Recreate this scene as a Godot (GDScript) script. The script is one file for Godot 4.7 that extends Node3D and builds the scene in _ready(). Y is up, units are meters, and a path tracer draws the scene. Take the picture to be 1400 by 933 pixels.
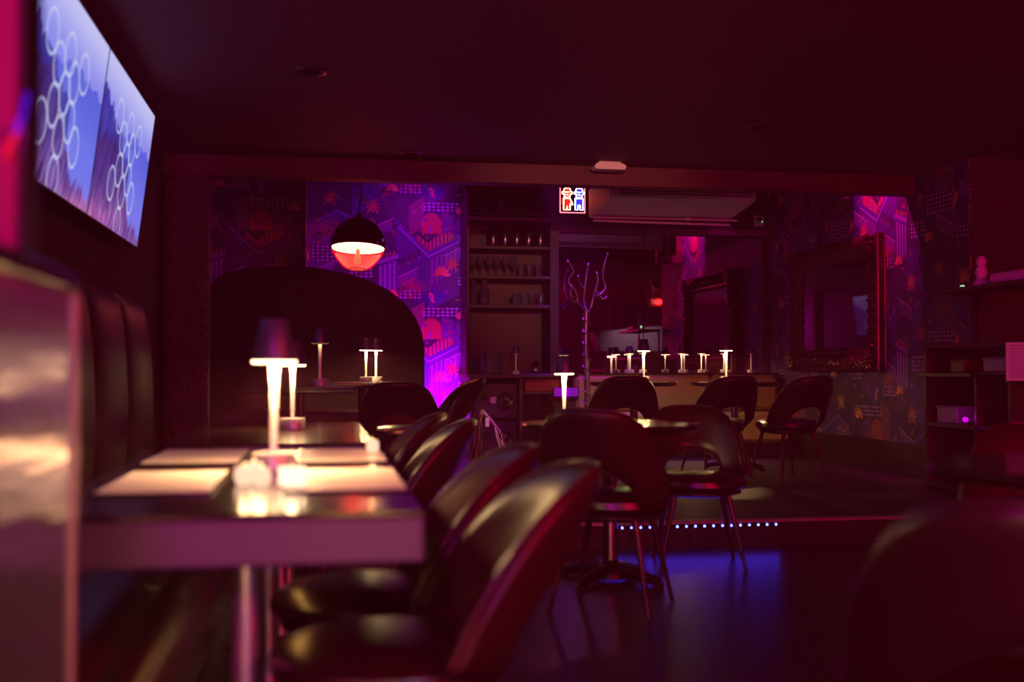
extends Node3D
# A dim lounge bar: banquette row with lamps on the left, platform with booth, shelves and mirror wall behind. Metres, y up, the room's depth along -z.

var M := {}
var rng := RandomNumberGenerator.new()
var used := {}

# ---------------------------------------------------------------- naming
func numbered(called: String) -> String:
	var n: int = used.get(called, 0)
	used[called] = n + 1
	return called if n == 0 else "%s_%03d" % [called, n]

func tag(o: Node, label: String, category: String, group := "", kind := "") -> Node:
	if label: o.set_meta("label", label)
	if category: o.set_meta("category", category)
	if group: o.set_meta("group", group)
	if kind: o.set_meta("kind", kind)
	return o

func thing(called: String, label: String, category: String, at := Vector3.ZERO, turn := 0.0, group := "") -> Node3D:
	var o := Node3D.new()
	o.name = numbered(called)
	add_child(o)
	o.position = at
	o.rotation_degrees.y = turn
	tag(o, label, category, group)
	return o

func copy_of(src: Node3D, label: String, at: Vector3, turn := 0.0, group := "") -> Node3D:
	var c: Node3D = src.duplicate()
	c.name = numbered(String(src.name).trim_suffix("_001"))
	add_child(c)
	c.position = at
	c.rotation_degrees = Vector3(0, turn, 0)
	c.set_meta("label", label)
	if group: c.set_meta("group", group)
	return c

func obj(called: String, st, m: Material, parent: Node = self, at := Vector3.ZERO) -> MeshInstance3D:
	var o := MeshInstance3D.new()
	o.name = numbered(called) if parent == self else called
	if st is SurfaceTool:
		st.generate_normals()
		o.mesh = st.commit()
	else:
		o.mesh = st
	o.material_override = m
	o.position = at
	o.cast_shadow = GeometryInstance3D.SHADOW_CASTING_SETTING_ON
	parent.add_child(o, true)
	return o

func struct(called: String, st, m: Material, at := Vector3.ZERO) -> MeshInstance3D:
	var o := obj(called, st, m, self, at)
	o.set_meta("kind", "structure")
	return o

# ---------------------------------------------------------------- shape helpers
func mb() -> SurfaceTool:
	var st := SurfaceTool.new()
	st.begin(Mesh.PRIMITIVE_TRIANGLES)
	return st

func tri(st: SurfaceTool, a: Vector3, b: Vector3, c: Vector3, hint: Vector3, ua := Vector2.ZERO, ub := Vector2.ZERO, uc := Vector2.ZERO) -> void:
	var n := (c - a).cross(b - a)
	if n.dot(hint) < 0.0:
		st.set_uv(ua); st.add_vertex(a)
		st.set_uv(uc); st.add_vertex(c)
		st.set_uv(ub); st.add_vertex(b)
	else:
		st.set_uv(ua); st.add_vertex(a)
		st.set_uv(ub); st.add_vertex(b)
		st.set_uv(uc); st.add_vertex(c)

func quad(st: SurfaceTool, a: Vector3, b: Vector3, c: Vector3, d: Vector3, hint: Vector3, ua := Vector2.ZERO, ub := Vector2.ZERO, uc := Vector2.ZERO, ud := Vector2.ZERO) -> void:
	tri(st, a, b, c, hint, ua, ub, uc)
	tri(st, a, c, d, hint, ua, uc, ud)

func uvof(p: Vector3, axis: int) -> Vector2:
	if axis == 0: return Vector2(-p.z, -p.y)
	if axis == 1: return Vector2(p.x, p.z)
	return Vector2(p.x, -p.y)

# a chamfered box; UVs in metres
func box(st: SurfaceTool, c: Vector3, size: Vector3, bev := 0.0, basis := Basis.IDENTITY) -> SurfaceTool:
	st.set_smooth_group(-1)
	var h := size * 0.5
	bev = minf(bev, minf(h.x, minf(h.y, h.z)) * 0.9)
	for axis in 3:
		var b := (axis + 1) % 3
		var d := (axis + 2) % 3
		for s in [-1.0, 1.0]:
			var q := []
			var uq := []
			for k in [[-1, -1], [1, -1], [1, 1], [-1, 1]]:
				var p := Vector3.ZERO
				p[axis] = h[axis] * s
				p[b] = (h[b] - bev) * k[0]
				p[d] = (h[d] - bev) * k[1]
				q.append(basis * p + c)
				uq.append(uvof(p + c, axis))
			var n := Vector3.ZERO
			n[axis] = s
			quad(st, q[0], q[1], q[2], q[3], basis * n, uq[0], uq[1], uq[2], uq[3])
		if bev > 0.0:
			for s in [-1.0, 1.0]:
				for t in [-1.0, 1.0]:
					var q2 := []
					for k in [[0, -1], [1, -1], [1, 1], [0, 1]]:
						var p := Vector3.ZERO
						p[b] = (h[b] - (bev if k[0] == 0 else 0.0)) * s
						p[d] = (h[d] - (0.0 if k[0] == 0 else bev)) * t
						p[axis] = (h[axis] - bev) * k[1]
						q2.append(basis * p + c)
					var n2 := Vector3.ZERO
					n2[b] = s
					n2[d] = t
					quad(st, q2[0], q2[1], q2[2], q2[3], basis * n2)
	if bev > 0.0:
		for sx in [-1.0, 1.0]:
			for sy in [-1.0, 1.0]:
				for sz in [-1.0, 1.0]:
					var sg := Vector3(sx, sy, sz)
					tri(st, basis * (Vector3(h.x, h.y - bev, h.z - bev) * sg) + c, basis * (Vector3(h.x - bev, h.y, h.z - bev) * sg) + c, basis * (Vector3(h.x - bev, h.y - bev, h.z) * sg) + c, basis * sg)
	return st

func slab(x0: float, x1: float, y0: float, y1: float, z0: float, z1: float, bev := 0.0) -> SurfaceTool:
	return box(mb(), Vector3(x0 + x1, y0 + y1, z0 + z1) * 0.5, Vector3(absf(x1 - x0), absf(y1 - y0), absf(z1 - z0)), bev)

# turned shape: profile of (radius, height); going up on the outside
func lathe(st: SurfaceTool, prof: Array, seg := 24, c := Vector3.ZERO, basis := Basis.IDENTITY, sx := 1.0, sz := 1.0) -> SurfaceTool:
	var group := 0
	for i in prof.size() - 1:
		var p: Vector2 = prof[i]
		var q: Vector2 = prof[i + 1]
		var t := (q - p).normalized()
		if i > 0:
			var t0: Vector2 = (p - prof[i - 1]).normalized()
			if t0.dot(t) < 0.75: group += 1
		st.set_smooth_group(group)
		var n := Vector2(t.y, -t.x)
		for k in seg:
			var a := TAU * k / seg
			var b := TAU * (k + 1) / seg
			var m := (a + b) * 0.5
			var hint := basis * Vector3(cos(m) * n.x, n.y, sin(m) * n.x)
			var A := basis * Vector3(cos(a) * p.x * sx, p.y, sin(a) * p.x * sz) + c
			var B := basis * Vector3(cos(b) * p.x * sx, p.y, sin(b) * p.x * sz) + c
			var C := basis * Vector3(cos(b) * q.x * sx, q.y, sin(b) * q.x * sz) + c
			var D := basis * Vector3(cos(a) * q.x * sx, q.y, sin(a) * q.x * sz) + c
			if p.x > 1e-5: tri(st, A, B, C if q.x > 1e-5 else D, hint)
			if q.x > 1e-5: tri(st, A, C, D, hint)
	return st

func tube(st: SurfaceTool, pts: Array, r0: float, r1: float, seg := 8) -> SurfaceTool:
	st.set_smooth_group(0)
	var rings := []
	var side := Vector3.RIGHT
	var n := pts.size()
	for i in n:
		var d: Vector3 = (pts[mini(i + 1, n - 1)] - pts[maxi(i - 1, 0)]).normalized()
		if absf(d.dot(side)) > 0.95: side = Vector3.FORWARD if absf(d.z) < 0.9 else Vector3.UP
		side = (side - d * d.dot(side)).normalized()
		var up := d.cross(side)
		var r := lerpf(r0, r1, float(i) / (n - 1))
		var ring := []
		for k in seg:
			var a := TAU * k / seg
			ring.append(pts[i] + (side * cos(a) + up * sin(a)) * r)
		rings.append(ring)
	for i in n - 1:
		for k in seg:
			var k2 := (k + 1) % seg
			quad(st, rings[i][k], rings[i][k2], rings[i + 1][k2], rings[i + 1][k], rings[i][k] - pts[i])
	st.set_smooth_group(1)
	for k in range(1, seg - 1):
		tri(st, rings[0][0], rings[0][k], rings[0][k + 1], pts[0] - pts[1])
		tri(st, rings[n - 1][0], rings[n - 1][k], rings[n - 1][k + 1], pts[n - 1] - pts[n - 2])
	return st

# a flat outline in the xy plane given thickness along z, placed by a transform
func extrude(st: SurfaceTool, poly: PackedVector2Array, z0: float, z1: float, xf := Transform3D.IDENTITY) -> SurfaceTool:
	st.set_smooth_group(-1)
	if not Geometry2D.is_polygon_clockwise(poly): poly.reverse()
	var idx := Geometry2D.triangulate_polygon(poly)
	for s in [[z0, -1.0], [z1, 1.0]]:
		for i in range(0, idx.size(), 3):
			var v := []
			for k in 3: v.append(xf * Vector3(poly[idx[i + k]].x, poly[idx[i + k]].y, s[0]))
			tri(st, v[0], v[1], v[2], xf.basis * Vector3(0, 0, s[1]), poly[idx[i]], poly[idx[i + 1]], poly[idx[i + 2]])
	for i in poly.size():
		var p := poly[i]
		var q := poly[(i + 1) % poly.size()]
		var e := q - p
		var nn := Vector2(-e.y, e.x)
		if Geometry2D.is_point_in_polygon((p + q) * 0.5 + nn.normalized() * 1e-4, poly): nn = -nn
		quad(st, xf * Vector3(p.x, p.y, z0), xf * Vector3(q.x, q.y, z0), xf * Vector3(q.x, q.y, z1), xf * Vector3(p.x, p.y, z1), xf.basis * Vector3(nn.x, nn.y, 0))
	return st

func smooth_pts(ctrl: Array, per := 6) -> Array:
	var c := Curve3D.new()
	for i in ctrl.size():
		var t: Vector3 = (ctrl[mini(i + 1, ctrl.size() - 1)] - ctrl[maxi(i - 1, 0)]) / 6.0
		c.add_point(ctrl[i], -t, t)
	var out := []
	for i in ctrl.size() - 1:
		for k in per: out.append(c.sample(i, float(k) / per))
	out.append(ctrl[-1])
	return out

# ---------------------------------------------------------------- materials
func mat(c: Color, rough := 0.6, metal := 0.0) -> StandardMaterial3D:
	var m := StandardMaterial3D.new()
	m.albedo_color = c
	m.roughness = rough
	m.metallic = metal
	return m

func noise_tex(freq: float, normal := false, bump := 4.0, ramp: Gradient = null, size := 256, sd := 1) -> NoiseTexture2D:
	var n := FastNoiseLite.new()
	n.seed = sd
	n.frequency = freq
	n.fractal_octaves = 4
	var t := NoiseTexture2D.new()
	t.width = size
	t.height = size
	t.seamless = true
	t.noise = n
	t.as_normal_map = normal
	t.bump_strength = bump
	if ramp: t.color_ramp = ramp
	return t

func glow(c: Color, e: float) -> StandardMaterial3D:
	var m := mat(Color(0.02, 0.02, 0.02), 0.4)
	m.emission_enabled = true
	m.emission = c
	m.emission_energy_multiplier = e
	return m

func glass(c: Color, a: float, rough := 0.03) -> StandardMaterial3D:
	var m := mat(Color(c.r, c.g, c.b, a), rough)
	m.transparency = BaseMaterial3D.TRANSPARENCY_ALPHA
	return m

func grained(m: StandardMaterial3D, t: Texture2D, scale: float, depth: float) -> StandardMaterial3D:
	m.normal_enabled = true
	m.normal_texture = t
	m.normal_scale = depth
	m.uv1_triplanar = true
	m.uv1_scale = Vector3.ONE * scale
	return m

func ramp(a: Color, b: Color) -> Gradient:
	var g := Gradient.new()
	g.set_color(0, a)
	g.set_color(1, b)
	return g

func make_materials() -> void:
	var leather_n := noise_tex(0.06, true, 3.0, null, 256, 3)
	M.leather = grained(mat(Color(0.19, 0.055, 0.075), 0.36), leather_n, 9.0, 0.25)  # chair leather: the red veil over dark tones is mixed into its colour
	M.leather.metallic_specular = 0.42
	M.seat_leather = grained(mat(Color(0.16, 0.05, 0.065), 0.27), leather_n, 9.0, 0.3)
	M.bench = grained(mat(Color(0.2, 0.075, 0.085), 0.42), leather_n, 7.0, 0.35)
	M.bolster = grained(mat(Color(0.24, 0.17, 0.12), 0.33), leather_n, 8.0, 0.5)
	M.tan = grained(mat(Color(0.56, 0.52, 0.27), 0.34), leather_n, 7.0, 0.3)
	M.booth = grained(mat(Color(0.075, 0.02, 0.03), 0.9), leather_n, 12.0, 0.3)
	M.piping = mat(Color(0.24, 0.13, 0.13), 0.3)
	M.leg = mat(Color(0.22, 0.12, 0.11), 0.32, 0.35)
	M.chrome = mat(Color(0.85, 0.84, 0.86), 0.08, 1.0)
	M.satin = mat(Color(0.85, 0.84, 0.87), 0.3, 0.9)
	M.dark_chrome = mat(Color(0.42, 0.37, 0.42), 0.09, 1.0)
	M.alu = grained(mat(Color(0.66, 0.6, 0.62), 0.38, 0.7), noise_tex(0.02, true, 2.0), 3.0, 0.2)
	M.iron = mat(Color(0.16, 0.1, 0.1), 0.35, 0.6)
	M.lamp_shade = mat(Color(0.30, 0.26, 0.34), 0.42, 0.5)
	M.lamp_shade_in = mat(Color(0.9, 0.87, 0.82), 0.6)
	M.lamp_metal = mat(Color(0.92, 0.89, 0.86), 0.4, 0.1)
	M.lamp_base = mat(Color(0.6, 0.56, 0.58), 0.35, 0.3)
	M.diffuser = glow(Color(1.0, 0.84, 0.64), 8.0)
	M.dim_diffuser = glow(Color(1.0, 0.78, 0.5), 1.1)
	M.paper = mat(Color(0.86, 0.78, 0.74), 0.42)
	M.paper_dark = mat(Color(0.05, 0.03, 0.035), 0.25)
	var wood_r := ramp(Color(0.10, 0.055, 0.05), Color(0.2, 0.11, 0.085))
	M.table = mat(Color.WHITE, 0.18)
	M.table.albedo_texture = noise_tex(0.012, false, 1.0, wood_r, 512, 5)
	M.table.uv1_triplanar = true
	M.table.uv1_scale = Vector3(0.35, 2.0, 2.6)
	M.table_edge = mat(Color(0.34, 0.26, 0.38), 0.4, 0.3)
	var floor_r := ramp(Color(0.11, 0.06, 0.065), Color(0.17, 0.1, 0.1))
	M.floor = mat(Color.WHITE, 0.3)
	M.floor.albedo_texture = noise_tex(0.02, false, 1.0, floor_r, 512, 8)
	M.floor.normal_enabled = true
	M.floor.normal_texture = noise_tex(0.05, true, 2.0, null, 512, 9)
	M.floor.normal_scale = 0.25
	M.floor.uv1_triplanar = true
	M.floor.uv1_world_triplanar = true
	M.floor.uv1_scale = Vector3(0.6, 1, 1.6)
	M.platform = mat(Color(0.06, 0.015, 0.022), 0.55)
	M.ceiling = grained(mat(Color(0.32, 0.06, 0.12), 0.75), noise_tex(0.03, true, 2.0), 1.2, 0.2)  # red room light is mixed into the ceiling, wall and beam colours
	M.wall = grained(mat(Color(0.24, 0.09, 0.11), 0.8), noise_tex(0.03, true, 2.0), 1.2, 0.2)
	M.bar_wall = mat(Color(0.06, 0.02, 0.03), 0.7)
	M.dark_wall = grained(mat(Color(0.12, 0.03, 0.05), 0.8), noise_tex(0.03, true, 2.0), 1.2, 0.2)
	M.beam = mat(Color(0.28, 0.03, 0.10), 0.65)
	M.stone = grained(mat(Color(0.27, 0.17, 0.17), 0.5), noise_tex(0.05, true, 9.0, null, 512, 21), 1.4, 1.2)
	M.black = mat(Color(0.045, 0.03, 0.035), 0.5)
	M.black_gloss = mat(Color(0.03, 0.02, 0.025), 0.15)
	M.cabinet = grained(mat(Color(0.19, 0.13, 0.125), 0.55), noise_tex(0.03, true, 2.0), 2.0, 0.2)
	M.cab_back = mat(Color(0.30, 0.23, 0.21), 0.6)
	M.shelf_edge = mat(Color(0.34, 0.27, 0.27), 0.4)
	M.shelf_wood = mat(Color(0.24, 0.11, 0.09), 0.5)
	M.white = mat(Color(0.84, 0.8, 0.76), 0.45)
	M.ac_dark = mat(Color(0.13, 0.09, 0.09), 0.5)
	M.mirror = mat(Color(0.66, 0.60, 0.68), 0.02, 1.0)
	M.gilt = mat(Color(0.40, 0.2, 0.22), 0.27, 0.7)
	M.glass = glass(Color(0.72, 0.7, 0.78), 0.09)
	M.glass.refraction_enabled = true
	M.glass.refraction_scale = 0.05
	M.canister = mat(Color(0.34, 0.31, 0.37), 0.2, 0.9)
	M.bowl = glass(Color(1.0, 0.06, 0.1), 0.5, 0.05)
	M.brass = mat(Color(0.6, 0.42, 0.3), 0.3, 0.8)
	M.post_light_tint = mat(Color(0.5, 0.08, 0.2), 0.5)  # post colour with the pink light on it mixed in
	M.pink = mat(Color(0.95, 0.45, 0.9), 0.5)  # pink deepened with the magenta light falling on the high shelf
	M.tub = mat(Color(0.62, 0.38, 0.6), 0.4)
	M.red_box = mat(Color(0.45, 0.08, 0.1), 0.5)
	M.ceramic = mat(Color(0.92, 0.88, 0.84), 0.25)
	# brushed, slightly dented stainless sheet: long waves along the height, little along the length
	var im := Image.create(256, 1024, false, Image.FORMAT_RGB8)
	var fn := FastNoiseLite.new()
	fn.seed = 12
	fn.frequency = 1.0
	for y in 1024:
		for x in 256:
			var u := x / 256.0
			var v := y / 1024.0
			var hgt := 0.5 + 0.32 * fn.get_noise_2d(u * 0.5, v * 9.0) + 0.08 * fn.get_noise_2d(u * 0.6 + 7.0, v * 32.0)
			im.set_pixel(x, y, Color(hgt, hgt, hgt))
	im.bump_map_to_normal_map(6.0)
	M.steel = mat(Color(0.80, 0.75, 0.80), 0.25, 1.0)
	M.steel.anisotropy_enabled = true
	M.steel.anisotropy = 0.9
	M.steel.normal_enabled = true
	M.steel.normal_texture = ImageTexture.create_from_image(im)
	M.steel.normal_scale = 0.9
	M.steel.uv1_scale = Vector3(0.8, 0.8, 1)
	M.steel_plain = mat(Color(0.6, 0.58, 0.6), 0.35, 0.6)
	M.wallpaper = mat(Color.WHITE, 0.62)
	M.wallpaper.albedo_texture = ImageTexture.create_from_image(wallpaper_image())
	M.wallpaper.uv1_scale = Vector3(1.0 / 1.68, 1.0 / 1.06, 1)
	M.screen = mat(Color(0.01, 0.01, 0.015), 0.2)
	M.screen.emission_enabled = true
	M.screen.emission_texture = ImageTexture.create_from_image(tv_image())
	M.screen.emission_energy_multiplier = 0.95

# ---------------------------------------------------------------- flat print
func fill_poly(im: Image, pts: Array, c: Color) -> void:
	var W := im.get_width()
	var Hh := im.get_height()
	var y0 := 1e9
	var y1 := -1e9
	for p in pts:
		y0 = minf(y0, p.y)
		y1 = maxf(y1, p.y)
	for y in range(int(floor(y0)), int(ceil(y1))):
		var xs := []
		for i in pts.size():
			var a: Vector2 = pts[i]
			var b: Vector2 = pts[(i + 1) % pts.size()]
			var yy := y + 0.5
			if (a.y <= yy) != (b.y <= yy): xs.append(a.x + (yy - a.y) / (b.y - a.y) * (b.x - a.x))
		xs.sort()
		for i in range(0, xs.size() - 1, 2):
			for x in range(int(round(xs[i])), int(round(xs[i + 1]))):
				im.set_pixel(posmod(x, W), posmod(y, Hh), c)

func leaf(im: Image, at: Vector2, ang: float, length: float, width: float, c: Color) -> void:
	var d := Vector2(cos(ang), sin(ang))
	var n := Vector2(-d.y, d.x)
	var p := []
	for k in 7: p.append(at + d * length * k / 6.0 + n * width * sin(PI * k / 6.0))
	for k in range(5, 0, -1): p.append(at + d * length * k / 6.0 - n * width * sin(PI * k / 6.0))
	fill_poly(im, p, c)

# the wallpaper's repeat: 229 x 145 units, five pixels each: stepped walls, parapets, colonnades, diamonds, palms
func wallpaper_image() -> Image:
	var S := 5.0
	var im := Image.create(1145, 725, false, Image.FORMAT_RGB8)
	im.fill(Color(0.15, 0.07, 0.23))
	var violet := Color(0.29, 0.13, 0.38)
	var blue := Color(0.13, 0.09, 0.34)
	var dusk := Color(0.22, 0.09, 0.26)
	var lav := Color(0.60, 0.46, 0.70)
	var rust := Color(0.52, 0.21, 0.22)
	var orange := Color(0.64, 0.36, 0.27)
	var olive := Color(0.55, 0.43, 0.16)
	var dark := Color(0.07, 0.03, 0.12)
	var P := func(a: Array) -> Array:
		var o := []
		for i in range(0, a.size(), 2): o.append(Vector2(a[i], a[i + 1]) * S)
		return o
	# large wall faces
	fill_poly(im, P.call([0, 60, 40, 38, 40, 110, 0, 132]), violet)
	fill_poly(im, P.call([40, 38, 82, 60, 82, 132, 40, 110]), blue)
	fill_poly(im, P.call([118, 51, 164, 97, 164, 170, 118, 140]), blue)
	fill_poly(im, P.call([164, 97, 206, 76, 206, 150, 164, 170]), violet)
	fill_poly(im, P.call([182, 33, 208, 46, 208, 82, 182, 70]), violet)
	fill_poly(im, P.call([95, 0, 137, 20, 137, 55, 95, 36]), dusk)
	fill_poly(im, P.call([206, 60, 229, 48, 229, 120, 206, 135]), blue)
	fill_poly(im, P.call([60, 5, 95, -12, 95, 26, 60, 44]), Color(0.2, 0.12, 0.4))
	# thin verticals on the wall faces
	for k in 16:
		var x := 120.0 + k * 2.8
		fill_poly(im, P.call([x, 60 + k * 2.7, x + 0.7, 60 + k * 2.7, x + 0.7, 125 + k * 1.8, x, 125 + k * 1.8]), violet.lerp(lav, 0.25))
	for k in 6:
		var x := 168.0 + k * 6.5
		var y := 101.0 - k * 3.2
		fill_poly(im, P.call([x, y, x + 1.5, y - 0.7, x + 1.5, y + 34, x, y + 35]), lav.lerp(violet, 0.4))
	for k in 12:
		var x := 2.0 + k * 3.2
		fill_poly(im, P.call([x, 66 - k * 1.7, x + 1.0, 66 - k * 1.7, x + 1.0, 112 - k * 1.7, x, 112 - k * 1.7]), dusk if k % 2 else lav.lerp(violet, 0.6))
	for k in 12:
		var x := 43.0 + k * 3.2
		fill_poly(im, P.call([x, 50 + k * 1.7, x + 0.9, 50 + k * 1.7, x + 0.9, 98 + k * 1.7, x, 98 + k * 1.7]), violet)
	# the V of two parapets with a band of rust windows between
	fill_poly(im, P.call([118, 46, 164, 91, 206, 70, 206, 79, 164, 101, 118, 56]), Color(0.22, 0.14, 0.44))
	fill_poly(im, P.call([118, 51, 164, 96, 206, 75, 206, 77, 164, 98.5, 118, 53.5]), lav.lerp(violet, 0.35))
	fill_poly(im, P.call([148, 62, 164, 76, 182, 62, 200, 72, 164, 91, 146, 76]), rust.lerp(dusk, 0.5))
	for k in 9:
		var x := 150.0 + k * 5.2
		var y := 68.0 + (minf(k, 3) - maxf(0, k - 3) * 0.6) * 4.0
		fill_poly(im, P.call([x, y - 6, x + 2.2, y - 5, x + 2.2, y + 9, x, y + 8]), Color(0.60, 0.35, 0.32))
	fill_poly(im, P.call([144, 58, 163, 74, 181, 58, 183, 61, 163, 79, 142, 62]), dark)
	fill_poly(im, P.call([0, 56, 40, 34, 82, 56, 82, 62, 40, 40, 0, 62]), Color(0.22, 0.13, 0.4))
	fill_poly(im, P.call([0, 57.5, 40, 35.5, 82, 57.5, 82, 59, 40, 37, 0, 59]), lav.lerp(violet, 0.5))
	# domed arch of rust scales
	var dome := []
	for k in 13: dome.append(Vector2(168 + 14 * cos(PI + PI * k / 12.0), 54 + 17 * sin(PI + PI * k / 12.0)) * S)
	dome.append(Vector2(182, 66) * S)
	dome.append(Vector2(154, 66) * S)
	fill_poly(im, dome, Color(0.55, 0.21, 0.20))
	for r in 4:
		for k in 9:
			leaf(im, Vector2(156.5 + k * 3 + (r % 2) * 1.5, 44 + r * 5.5) * S, PI * 0.5, 9, 4.5, Color(0.68, 0.28, 0.24) if (k + r) % 2 else rust)
	# diamond chequers
	for f in [[126, 0, 38, 18], [158, 24, 58, 17], [8, 86, 54, 24], [60, 112, 38, 20], [206, 126, 28, 18]]:
		for i in int(f[2] / 6.4):
			for j in int(f[3] / 4.6):
				var cx: float = f[0] + i * 6.4
				var cy: float = f[1] + j * 4.6
				fill_poly(im, P.call([cx - 3.2, cy - 2.3, cx + 3.2, cy - 2.3, cx + 3.2, cy + 2.3, cx - 3.2, cy + 2.3]), dark)
				var dc: Color = lav if (i + j) % 4 else Color(0.5, 0.3, 0.5)
				fill_poly(im, P.call([cx - 3.2, cy, cx - 1.2, cy - 1.3, cx, cy - 2.1, cx + 1.2, cy - 1.3, cx + 3.2, cy, cx + 1.2, cy + 1.3, cx, cy + 2.1, cx - 1.2, cy + 1.3]), dc.lerp(violet, 0.15))
	# arcades, grilles and planted ledges in the faces between
	for a in [[8, 70, 5, 1.0], [48, 66, 6, -1.0], [122, 104, 5, 1.0], [100, 8, 5, 1.0], [64, 14, 5, -1.0]]:
		for k in int(a[2]):
			var x: float = a[0] + k * 6.6
			var y: float = a[1] - k * 3.4 * a[3]
			var ar := []
			for q in 7: ar.append(Vector2(x + 2.4 + 2.4 * cos(PI + PI * q / 6.0), y + 3.0 * sin(PI + PI * q / 6.0)) * S)
			ar.append(Vector2(x + 4.8, y + 11) * S)
			ar.append(Vector2(x, y + 11) * S)
			fill_poly(im, ar, dark.lerp(dusk, 0.6))
			fill_poly(im, P.call([x + 0.8, y + 6, x + 4, y + 6, x + 4, y + 11, x + 0.8, y + 11]), rust.lerp(dusk, 0.45) if k % 2 else violet.lerp(lav, 0.3))
	for a in [[4, 122, 34], [86, 60, 30], [186, 96, 36], [120, 128, 30]]:
		for k in int(a[2] / 1.9):
			var x: float = a[0] + k * 1.9
			fill_poly(im, P.call([x, a[1] - k * 0.9, x + 0.8, a[1] - k * 0.9, x + 0.8, a[1] + 14 - k * 0.9, x, a[1] + 14 - k * 0.9]), lav.lerp(violet, 0.45))
		fill_poly(im, P.call([a[0], a[1] - 1.5, a[0] + a[2], a[1] - 1.5 - a[2] * 0.47, a[0] + a[2], a[1] + 0.3 - a[2] * 0.47, a[0], a[1] + 0.3]), lav.lerp(rust, 0.3))
	var r3 := RandomNumberGenerator.new()
	r3.seed = 9
	for k in 60:
		var p := Vector2(r3.randf_range(0, 229), r3.randf_range(0, 145))
		for q in 4: leaf(im, p * S, r3.randf_range(0, TAU), r3.randf_range(14, 34), 4.5, [olive, rust, violet.lerp(lav, 0.4), Color(0.2, 0.15, 0.45), dark][k % 5])
	# striped slope
	for k in 14:
		var y := 20.0 + k * 3.0
		fill_poly(im, P.call([137, y + 8, 158, y - 5, 158, y - 3.8, 137, y + 9.2]), Color(0.60, 0.27, 0.34))
	# colonnade with a planted top, and stairs
	fill_poly(im, P.call([96, 104, 122, 94, 122, 145, 96, 150]), Color(0.24, 0.12, 0.42))
	for k in 4:
		var x := 97.0 + k * 6.2
		fill_poly(im, P.call([x, 112 - k * 2.2, x + 3.4, 111 - k * 2.2, x + 3.4, 146, x, 146]), lav.lerp(violet, 0.3))
	for k in 9: fill_poly(im, P.call([96 + k * 3.0, 103 - k, 98 + k * 3.0, 102.4 - k, 98 + k * 3.0, 108 - k, 96 + k * 3.0, 108.6 - k]), lav.lerp(violet, 0.2))
	for k in 7: leaf(im, Vector2(98 + k * 3.4, 102 - k) * S, -PI * 0.5 + (k % 3 - 1) * 0.4, 34, 6, olive.lerp(orange, 0.4))
	for k in 8: fill_poly(im, P.call([208 + k * 2.6, 24 + k * 3, 229, 20 + k * 3, 229, 21 + k * 3, 208 + k * 2.6, 25 + k * 3]), lav.lerp(dusk, 0.4))
	# palms and flowers
	for f in [[88, 30, 13, orange], [197, 107, 12, orange], [30, 20, 12, olive], [217, 30, 9, olive], [66, 88, 10, rust]]:
		for k in 9: leaf(im, Vector2(f[0], f[1]) * S, TAU * k / 9.0 + 0.2, f[2] * S * (0.8 + 0.25 * (k % 2)), 7.5, Color(f[3]).lerp(rust, 0.25 * (k % 3)))
	for f in [[182, 122, 13], [114, 6, 9], [211, 36, 10], [50, 132, 9]]:
		for k in 6: leaf(im, Vector2(f[0], f[1]) * S, -PI + k * PI / 5.0, f[2] * S, 13, orange.lerp(Color(0.9, 0.6, 0.4), 0.12 * k))
	# a long pinkish leaf and a coral bush
	for d in [[170, 12], [0, 100]]: leaf(im, Vector2(d[0] - 5, d[1] - 12) * S, 1.15, 22 * S * 0.9, 17, Color(0.78, 0.38, 0.36))
	var r2 := RandomNumberGenerator.new()
	r2.seed = 4
	for k in 260:
		var p := Vector2(140 + r2.randfn(0, 11), 138 + r2.randfn(0, 5.5)) * S
		fill_poly(im, [p + Vector2(-4, 0), p + Vector2(0, -4), p + Vector2(4, 0), p + Vector2(0, 4)], Color(0.62, 0.25, 0.24))
	for k in 200:
		var p := Vector2(24 + r2.randfn(0, 12), 62 + r2.randfn(0, 7)) * S
		fill_poly(im, [p + Vector2(-5, 0), p + Vector2(0, -4), p + Vector2(5, 0), p + Vector2(0, 4)], olive)
	for k in 120:
		var p := Vector2(176 + r2.randfn(0, 6), 8 + r2.randfn(0, 5)) * S
		fill_poly(im, [p + Vector2(-6, 0), p + Vector2(0, -6), p + Vector2(6, 0), p + Vector2(0, 6)], Color(0.16, 0.13, 0.5))
	return im

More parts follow.
